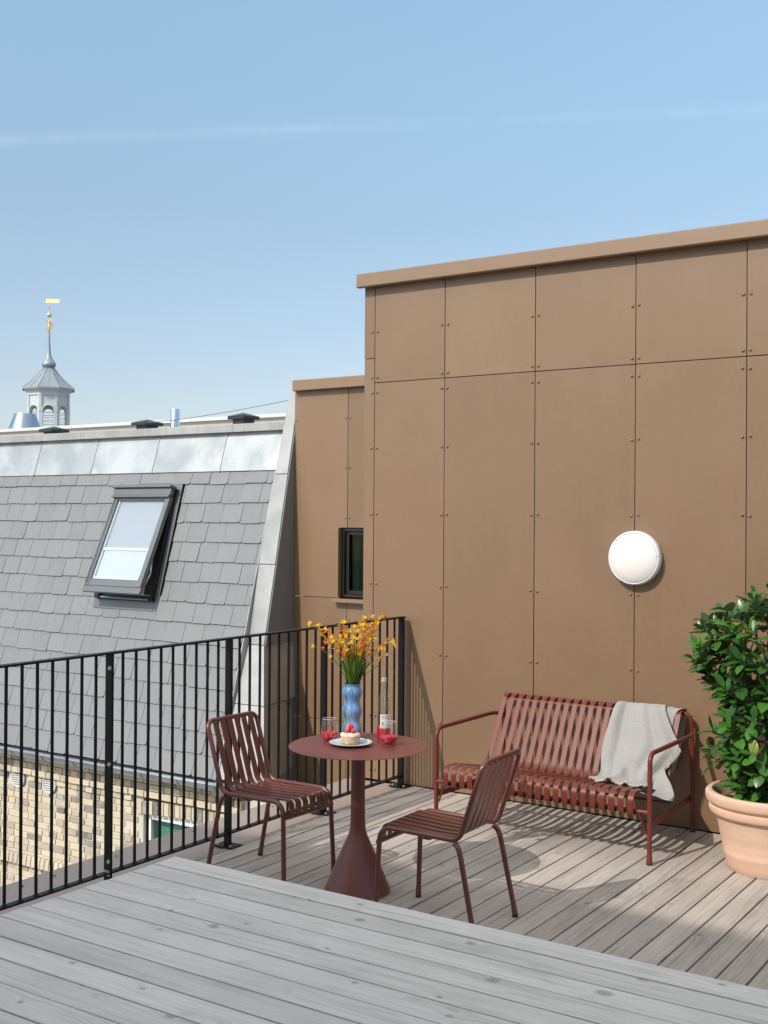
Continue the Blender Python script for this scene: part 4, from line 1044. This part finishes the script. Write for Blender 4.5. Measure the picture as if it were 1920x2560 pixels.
for (la, de, h, kd) in stems:
    base = VC + Vector((0,0,.25)) + rgt*la*.1; tip = VC + Vector((0,0,.289+h)) + rgt*la + fwd*de
    mid = VC + Vector((0,0,.289+h*.55)) + rgt*la*.30 + fwd*de*.3
    P = [base*(1-f)**2 + mid*2*f*(1-f) + tip*f*f for f in [i/14 for i in range(15)]]
    (sdk if kd in 'Od' else sb_).tube(P, [.0018]*8 + [.0014]*7, 6)
    end = (P[-1]-P[-3]).normalized(); lat = rgt*(1 if la > 0 else -1)
    # arched tip with flowers on both sides
    tipdir = (end + lat*.9).normalized(); Q = [P[-1]]
    for k in range(5): tipdir = (tipdir + lat*.1 + Vector((0,0,.06))).normalized(); Q.append(Q[-1] + tipdir*.014)
    (sdk if kd in 'Od' else sb_).tube(Q, [.0013]*3 + [.0009]*3, 5)
    if kd == 'd':
        for k in range(8):
            p = P[6+k]; sdk.tube([p, p + (rgt*random.uniform(-1,1)+Vector((0,0,1))).normalized()*.02], [.0025, .0008], 5)
        continue
    nf = 10 if kd == 'Y' else (9 if kd == 'O' else 4); tgt = MB(); sprays.append((tgt, kd)); mine = 0 if kd in 'Yy' else 1
    for k in range(nf):
        f = k/nf; seq = P[9:] + Q[1:]; p = seq[min(int(f*len(seq)), len(seq)-1)]
        dd = (lat*random.uniform(-.4,.9) + Vector((0,0,random.uniform(-.2,.9))) + fwd*random.uniform(-.9,.5)).normalized()
        st = p + dd*.008; s = random.uniform(.021, .032) if kd == 'Y' else random.uniform(.015, .024)
        sb_.tube([p, st], .001, 5); tgt.mi = mine if random.random() < .88 else 1 - mine; flower(tgt, st, dd, s)
    for k in range(4):
        p = Q[-1] if k == 0 else Q[-2]; dd = (lat + Vector((0,0,random.uniform(-.5,.8))) + fwd*random.uniform(-.5,.5)).normalized()
        tgt.mi = mine; (tgt if k % 2 else sb_).tube([p, p+dd*.012, p+dd*.02], [.0012, .0028, .0008], 6)
# long arching grass blade to the right
G = [VC + Vector((0,0,.28)) + rgt*.03, VC + Vector((0,0,.345)) + rgt*.08, VC + Vector((0,0,.385)) + rgt*.14, VC + Vector((0,0,.39)) + rgt*.18, VC + Vector((0,0,.36)) + rgt*.215, VC + Vector((0,0,.30)) + rgt*.245]
sb_.tube(G, [.0012]*5+[.0005], 5); sb_.tube([G[1], G[2]+Vector((0,0,.004)), VC + Vector((0,0,.405)) + rgt*.20], [.0012, .001, .0004], 5)
sb_.build('stems', M['stemg'], fl); sdk.build('dark_stems', M['stemd'], fl); [tag(q.build('flower_spray', [M['petalY'], M['petalO']], fl), 'yellow flower spray' if kd in 'Yy' else 'orange flower spray') for q, kd in sprays]

def drink_glass(x, y, label):
    g = thing('drinking_glass', (x, y, TZ), label, 'glass', 'glasses of red juice on the round table')
    prof = [(.0, .0), (.020, .0), (.026, .003), (.036, .012), (.0425, .026), (.0445, .040), (.0435, .058), (.040, .085), (.0355, .118)]
    inn = [(.0345, .118), (.0388, .085), (.0422, .058), (.0430, .040), (.041, .027), (.035, .014), (.024, .006), (0, .005)]
    MB().lathe(prof + inn, (x, y, TZ), 40).build('bowl', M['drinkglass'], g)
    MB().tube([(x+.035*math.cos(a), y+.035*math.sin(a), TZ+.118) for a in [2*PI*i/40 for i in range(40)]], .0008, 6, closed=True).build('rim', simple('bright_rim', (.8,.82,.82), .1), g)
    li = [(0, .0062), (.023, .0068), (.034, .015), (.040, .028), (.0418, .040), (.0417, .047), (0, .047)]
    MB().lathe(li, (x, y, TZ), 40).build('drink', M['drink'], g)
drink_glass(-3.560, 4.857, 'stemless glass of red juice left of the cake plate')
drink_glass(-3.256, 4.955, 'stemless glass of red juice right of the plate, in front of the bottle')

bx, by = -3.356, 5.055
bt = thing('juice_bottle', (bx, by, TZ), 'clear glass bottle of red juice with white label on the table', 'bottle')
prof = [(0,.004),(.030,.0),(.0345,.002),(.0372,.007),(.0376,.15),(.0365,.165),(.032,.188),(.025,.215),(.0185,.24),(.0145,.265),(.0135,.30),(.0150,.301),(.0150,.306),(.0135,.307),(.0135,.317)]
MB().lathe(prof, (bx, by, TZ), 44).build('glass_body', M['bottleglass'], bt)
MB().lathe([(0,.006),(.0345,.007),(.0358,.01),(.0358,.072),(0,.072)], (bx, by, TZ), 40).build('drink', M['drink'], bt)
MB().lathe([(.0145,.302),(.0152,.303),(.0152,.311),(.0148,.312),(.0152,.314),(.0152,.321),(.014,.3225),(0,.3225)], (bx, by, TZ), 28).build('cap', M['cap'], bt)
la0 = math.atan2(-by, -bx) + math.radians(22); rl = .0384
def lab(a0, a1, z0, z1, r, name, mat, par, n=14):
    b = MB(); rows = []
    for zz in (z0, z1): rows.append([(bx + r*math.cos(a0+(a1-a0)*i/n), by + r*math.sin(a0+(a1-a0)*i/n), TZ+zz) for i in range(n+1)])
    b.grid(rows); return b.build(name, mat, par)
hl = math.radians(50); lb = lab(la0-hl, la0+hl, .066, .138, rl, 'label', M['paper'], bt)
def wrap_text(s, size, u0, z0, mat, r=rl+.0005):
    cu = bpy.data.curves.new('t', 'FONT'); cu.body = s; cu.size = size
    to = bpy.data.objects.new('t', cu); COL.objects.link(to); dg = bpy.context.evaluated_depsgraph_get(); dg.update()
    me = bpy.data.meshes.new_from_object(to.evaluated_get(dg)); bpy.data.objects.remove(to)
    b = MB()
    for v in me.vertices:
        a = la0 - hl + (u0 + v.co.x)/rl; b.v.append(Vector((bx + r*math.cos(a), by + r*math.sin(a), TZ + z0 + v.co.y)))
    for p in me.polygons: b.face(list(p.vertices))
    return b.build('lettering', mat, lb, smooth=False)
wrap_text('MOST', .0145, .005, .122, M['ink']); wrap_text('AF RABARBER', .0062, .005, .1145, M['ink']) if False else None
b = MB()
for i in range(9):
    u = .005 + i*.0053; a = la0-hl+u/rl; a2 = la0-hl+(u+.0038)/rl
    r = rl+.0005; b.add([(bx+r*math.cos(a),by+r*math.sin(a),TZ+.1145),(bx+r*math.cos(a2),by+r*math.sin(a2),TZ+.1145),(bx+r*math.cos(a2),by+r*math.sin(a2),TZ+.1175),(bx+r*math.cos(a),by+r*math.sin(a),TZ+.1175)], [(0,1,2,3)])
b.build('small_print', M['ink'], lb)
lab(la0-hl+.008/rl, la0-hl+.019/rl, .086, .102, rl+.0005, 'red_square', M['inkred'], lb, 4)
for i, zz in enumerate((.100, .094, .088, .076)): lab(la0-hl+.025/rl, la0-hl+(.040-.002*(i%2))/rl, zz, zz+.0012, rl+.0005, 'small_print', M['ink'], lb, 4)

px, py_ = -3.412, 4.838
t = thing('plate', (px, py_, TZ), 'small pale blue plate under the round cake', 'plate')
MB().lathe([(0,.003),(.055,.002),(.062,.004),(.090,.010),(.108,.0165),(.1095,.0178),(.108,.0185),(.09,.0135),(.065,.0085),(0,.0075)], (px, py_, TZ), 64).build('dish', M['plate'], t)
cx_, cy_ = px-.002, py_+.0; CZ = TZ+.0078
t = thing('cake', (cx_, cy_, CZ), 'small round golden cake topped with strawberries on the blue plate', 'cake')
b = MB(); seg = 40; n0 = 0
prof = [(0,0),(.040,0),(.046,.004),(.048,.02),(.0495,.035),(.049,.042)]
for (r, z) in prof:
    for k in range(seg):
        a = 2*PI*k/seg; rr = r*(1+.02*math.sin(a*9+z*60)+random.uniform(-.015,.015)); b.v.append(Vector((cx_+rr*math.cos(a), cy_+rr*math.sin(a), CZ+z)))
for i in range(len(prof)-1):
    for k in range(seg):
        j = (k+1) % seg; b.face((i*seg+k, i*seg+j, (i+1)*seg+j, (i+1)*seg+k))
b.build('crust', M['cake'], t, sharp=80)
b = MB(); prof = [(.050,.040),(.0515,.046),(.047,.0525),(.035,.055),(.02,.056),(0,.056)]
for (r, z) in prof:
    for k in range(seg):
        a = 2*PI*k/seg; rr = r*(1+random.uniform(-.04,.04)); b.v.append(Vector((cx_+rr*math.cos(a), cy_+rr*math.sin(a), CZ+z+random.uniform(-.0015,.002))))
for i in range(len(prof)-1):
    for k in range(seg):
        j = (k+1) % seg; b.face((i*seg+k, i*seg+j, (i+1)*seg+j, (i+1)*seg+k))
b.build('icing', M['icing'], t, sharp=80)
def strawberry(p, dirv, s, label):
    o = thing('strawberry', p, label, 'strawberry', 'strawberries on the cake')
    q = Vector((0,0,1)).rotation_difference(Vector(dirv).normalized())
    b = MB(); b.lathe([(0,-.55*s),(.22*s,-.48*s),(.40*s,-.2*s),(.48*s,.12*s),(.42*s,.36*s),(.22*s,.48*s),(0,.5*s)], (0,0,0), 20); b.v = [q @ v for v in b.v]
    b.build('berry', M['berry'], o, local=True, sharp=180)
    b = MB()
    for k in range(7):
        a = 2*PI*k/7; r = Vector((math.cos(a), math.sin(a), 0)); w = Vector((-r.y, r.x, 0))
        b.add([q @ v for v in (Vector((0,0,.51*s))-w*.06*s, Vector((0,0,.51*s))+w*.06*s, r*.25*s+w*.09*s+Vector((0,0,.54*s)), r*.25*s-w*.09*s+Vector((0,0,.54*s)), r*.42*s+Vector((0,0,.42*s)))], [(0,1,2,3),(3,2,4)])
    b.build('leaf_cap', M['berryleaf'], o, local=True)
cz = CZ+.056
C0 = Vector((cx_, cy_, cz))
strawberry(C0 - rgt*.016 - fwd*.008 + Vector((0,0,.0105)), (-.6, -.2, -.5), .025, 'left strawberry on the cake, with green leaf tip')
strawberry(C0 + rgt*.014 - fwd*.010 + Vector((0,0,.011)), (.5, -.3, -.4), .026, 'right strawberry on the cake, nearest the table edge')
strawberry(C0 + fwd*.014 + Vector((0,0,.0115)), (0, .6, -.4), .026, 'strawberry hidden at the back of the cake')
strawberry(C0 + Vector((0,0,.031)) + fwd*.002, (.3, .6, -.5), .029, 'topmost strawberry, balanced on the others')

# ------------------------------------------------------------------ pot and shrub
PX, PY = -1.757, 6.452
pt = thing('flower_pot', (PX, PY, 0), 'large terracotta pot with thick double rim at the right', 'pot')
MB().lathe([(0,.003),(.213,.0),(.222,.01),(.232,.04),(.243,.09),(.2445,.095),(.243,.10),(.258,.17),(.275,.25),(.287,.296),(.300,.304),(.315,.31),(.322,.325),(.320,.342),(.309,.352),(.316,.360),(.332,.37),(.340,.39),(.338,.412),(.325,.425),(.305,.424),(.296,.412),(.293,.38),(.28,.345)], (PX, PY, 0), 72).build('pot_body', M['terra'], pt)
b = MB(); b.lathe([(.29,.345),(.2,.355),(.1,.36),(0,.36)], (PX, PY, 0), 40)
for v in b.v: v.z += random.uniform(-.008, .008)
b.build('soil', M['soil'], pt)
sh = thing('laurel_shrub', (PX, PY, .35), 'glossy green laurel shrub growing in the terracotta pot', 'shrub')
lv, st_, dry = MB(), MB(), MB()
def leaf(b, p, d, up, L_, W):
    d = d.normalized(); s = d.cross(up)
    if s.length < .05: s = d.cross(Vector((1,0,0)))
    s.normalize(); n = s.cross(d); b.rnd(); K = 6; n0 = len(b.v); curl = random.uniform(-.1, .28); fold = random.uniform(.12, .4)
    for k in range(K+1):
        f = k/K; w = W*.5*(math.sin(PI*min(1, f**1.15))**.62)*(1.0); w = max(w, .0008)
        c = p + d*(L_*f) - n*(curl*L_*f*f); 
        b.v += [c - s*w + n*w*fold, c, c + s*w + n*w*fold]
    for k in range(K):
        q = n0+k*3; b.face((q, q+1, q+4, q+3)); b.face((q+1, q+2, q+5, q+4))
def crown_r(z, a):
    # radius of the crown by height, lobed
    prof = [(.42,.16),(.50,.30),(.62,.38),(.74,.42),(.88,.33),(1.0,.37),(1.12,.44),(1.28,.46),(1.40,.36),(1.50,.18),(1.56,.06)]
    for (z0, r0), (z1, r1) in zip(prof[:-1], prof[1:]):
        if z0 <= z <= z1: r = r0 + (r1-r0)*(z-z0)/(z1-z0); break
    else: r = .05
    return r*.88*(1 + .16*math.sin(a*3 + z*9) + .10*math.sin(a*5 - z*14))
trunks = []
for k in range(7):
    a = 2*PI*k/7 + .3; r0 = .05 if k else 0; r1 = random.uniform(.08, .2); zt2 = random.uniform(1.15, 1.45)
    P = [Vector((PX + r0*math.cos(a), PY + r0*math.sin(a), .34)), Vector((PX + (r0+.03)*math.cos(a), PY + (r0+.03)*math.sin(a), .7)), Vector((PX + r1*.8*math.cos(a), PY + r1*.8*math.sin(a), 1.0)), Vector((PX + r1*math.cos(a+.2), PY + r1*math.sin(a+.2), zt2))]
    trunks.append(P); st_.tube(P, [.010, .008, .006, .004], 8)
def tonear(p):
    best = None
    for P in trunks:
        for i in range(3):
            for f in (0, .25, .5, .75):
                q = P[i].lerp(P[i+1], f)
                if q.z < p.z - .02:
                    dd = (q-p).length + abs(p.z - .14 - q.z)*.8
                    if best is None or dd < best[0]: best = (dd, q)
    return best[1] if best else trunks[0][0]
tips = []
tries = 0
while len(tips) < 185 and tries < 6000:
    tries += 1
    z = random.uniform(.46, 1.50); a = random.uniform(0, 2*PI); R = crown_r(z, a); f = random.uniform(.35, 1)**.6
    p = Vector((PX + R*f*math.cos(a), PY + min(R, .47)*f*math.sin(a), z))
    if p.y > 6.93: continue
    if all((p-q).length > .050 for q in tips): tips.append(p)
for (lx, lz) in ((-.43, 1.30), (-.36, 1.40), (-.45, 1.12), (-.40, 1.20), (-.40, .98), (-.40, .74), (-.18, 1.50), (-.06, 1.53), (-.30, .6)):
    tips.append(Vector((PX+lx+.10, PY-.05+random.uniform(-.06,.06), lz)))
for p in tips:
    q = tonear(p); mid = q.lerp(p, .55) + Vector((0,0,-.02)); st_.tube([q, mid, p], [.0045, .003, .002], 6)
    ax = (p-mid).normalized(); ax = (ax + Vector((0,0,.25))).normalized()
    nl = random.randint(8, 11)
    u = ax.cross(Vector((0,0,1))).normalized() if abs(ax.z) < .98 else Vector((1,0,0)); w = ax.cross(u)
    for k in range(nl):
        f = k/nl; an = k*2.4 + random.random()*.5; r = u*math.cos(an) + w*math.sin(an)
        base = p - ax*(.095*(1-f)) + r*.003; tilt = .35 + .9*f
        d = (r*(1.15-.45*f) + ax*tilt).normalized(); d.z -= random.uniform(0, .3 + .5*max(0, 1.25-p.z))
        Ln = random.uniform(.062, .122)*(1 - .22*f)
        leaf(lv, base, d, (ax*.8 + Vector((0,0,.8))).normalized(), Ln, Ln*random.uniform(.50, .62))
for k in range(14):
    p = Vector((PX + random.uniform(.02, .2), PY + random.uniform(0, .25), random.uniform(1.2, 1.56)))
    leaf(dry, p, Vector((random.uniform(-1,1), random.uniform(-1,1), random.uniform(-.6,.8))), Vector((0,0,1)), .06, .03)
st_.tube([Vector((PX+.03, PY+.15, 1.0)), Vector((PX+.035, PY+.15, 1.3)), Vector((PX+.02, PY+.12, 1.55))], .003, 6)
lv.build('foliage', M['leaf'], sh, sharp=60); st_.build('branches', M['bark'], sh); tag(dry.build('dead_leaves', M['leafdry'], sh), 'pale brown dead leaves')

# ------------------------------------------------------------------ ground and the block behind the viewpoint that shades the upper deck
tag(MB().box(-400, 400, -300, 500, -12.6, -12).build('ground', M['ground'], None), kind='structure')
YK = -3.3; ZK = (5.40 - YK)/1.149
rb = thing('rear_block', (0, -6, -12), 'plain rendered building block behind the viewpoint that shades the upper deck', 'building')
b = MB(); b.box(-7.4, 5, -10, YK, -12, ZK); b.build('wall', M['block'], rb)
b = MB()
for xw in (-6, -3, 0, 3, 6): b.box(xw-.6, xw+.6, YK-.02, YK+.012, 1.2, 3.0)
b.build('window', M['windark'], rb)

# ------------------------------------------------------------------ camera
R_ = Vector((0.83269, 0.55368, 0)); 
yaw, pit, rol = -6.87013140 + 2*PI, 6.31929801e-3, 6.69696653e-3
f_ = Vector((math.sin(yaw)*math.cos(pit), math.cos(yaw)*math.cos(pit), math.sin(pit))); r_ = Vector((math.cos(yaw), -math.sin(yaw), 0)); u_ = r_.cross(f_)
r2 = r_*math.cos(rol) + u_*math.sin(rol); u2 = -r_*math.sin(rol) + u_*math.cos(rol)
cd = bpy.data.cameras.new('camera'); cam = bpy.data.objects.new('camera', cd); COL.objects.link(cam)
mw = Matrix(((r2.x, u2.x, -f_.x, 0), (r2.y, u2.y, -f_.y, 0), (r2.z, u2.z, -f_.z, 1.888), (0,0,0,1))); cam.matrix_world = mw
cd.sensor_fit = 'VERTICAL'; cd.sensor_height = 36; cd.lens = 2910.50873/2560*36; cd.clip_start = .05; cd.clip_end = 2000
S.camera = cam

# ------------------------------------------------------------------ light
EL = math.radians(40.2); AZ = math.radians(14.5)       # the sun travels towards +Y, a little to +X
sd = bpy.data.lights.new('sun', 'SUN'); so = bpy.data.objects.new('sun', sd); COL.objects.link(so)
trav = Vector((math.sin(AZ)*math.cos(EL), math.cos(AZ)*math.cos(EL), -math.sin(EL)))
so.rotation_euler = trav.to_track_quat('-Z', 'Y').to_euler(); sd.energy = 1.95; sd.angle = math.radians(.6); sd.color = (1, .93, .84)
wd = bpy.data.worlds.new('World'); S.world = wd; wd.use_nodes = True; nt = wd.node_tree; bg = nt.nodes['Background']
sk = nt.nodes.new('ShaderNodeTexSky'); sk.sky_type = 'NISHITA'; sk.sun_disc = False; sk.sun_elevation = EL
sk.sun_rotation = math.atan2(-trav.x, -trav.y); sk.air_density = 1.0; sk.dust_density = .9; sk.ozone_density = 1.0; sk.altitude = 50
# faint high contrail across the sky
tc = nt.nodes.new('ShaderNodeTexCoord'); 
A_ = Vector((-.829, .647, .323)).normalized(); B_ = Vector((-.280, 1.012, .354)).normalized(); nn = A_.cross(B_).normalized()
dp = nt.nodes.new('ShaderNodeVectorMath'); dp.operation = 'DOT_PRODUCT'; L(nt, tc.outputs['Generated'], dp.inputs[0]); dp.inputs[1].default_value = nn
dn = noise(nt, tc.outputs['Generated'], 3.0, 3); d2 = math_(nt, 'ADD', dp.outputs['Value'], math_(nt, 'MULTIPLY', math_(nt, 'SUBTRACT', dn, .5), .006))
ab = math_(nt, 'ABSOLUTE', d2); band = ramp(nt, ab, [(0, 1), (.0026, .55), (.0065, 0)])
cn = noise(nt, tc.outputs['Generated'], 9, 7, .7); al = math_(nt, 'MULTIPLY', math_(nt, 'MULTIPLY', band, .075), ramp(nt, cn, [(.38, .12), (.66, 1)]))
sz = nt.nodes.new('ShaderNodeSeparateXYZ'); L(nt, tc.outputs['Generated'], sz.inputs[0])
lowf = ramp(nt, sz.outputs[2], [(0, (.50, .485, .57)), (.12, (.60, .555, .55)), (.25, (.70, .68, .615)), (.42, (.96, .98, .835))])
skc = mixc(nt, 1.0, sk.outputs[0], lowf, 'MULTIPLY')
skyfill = ramp(nt, sz.outputs[2], [(.5, 0), (.8, 1)])       # unseen upper sky whitened and brightened, added to fill the shade on the decks
skc = mixc(nt, math_(nt, 'MULTIPLY', skyfill, .6), skc, (6.2, 5.9, 5.6))
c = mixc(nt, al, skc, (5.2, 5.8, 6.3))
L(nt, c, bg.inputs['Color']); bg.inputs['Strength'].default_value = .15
S.view_settings.view_transform = 'Standard'; S.view_settings.look = 'None'; S.view_settings.exposure = .83; S.view_settings.gamma = 1
S.cycles.max_bounces = 8; S.cycles.transparent_max_bounces = 16
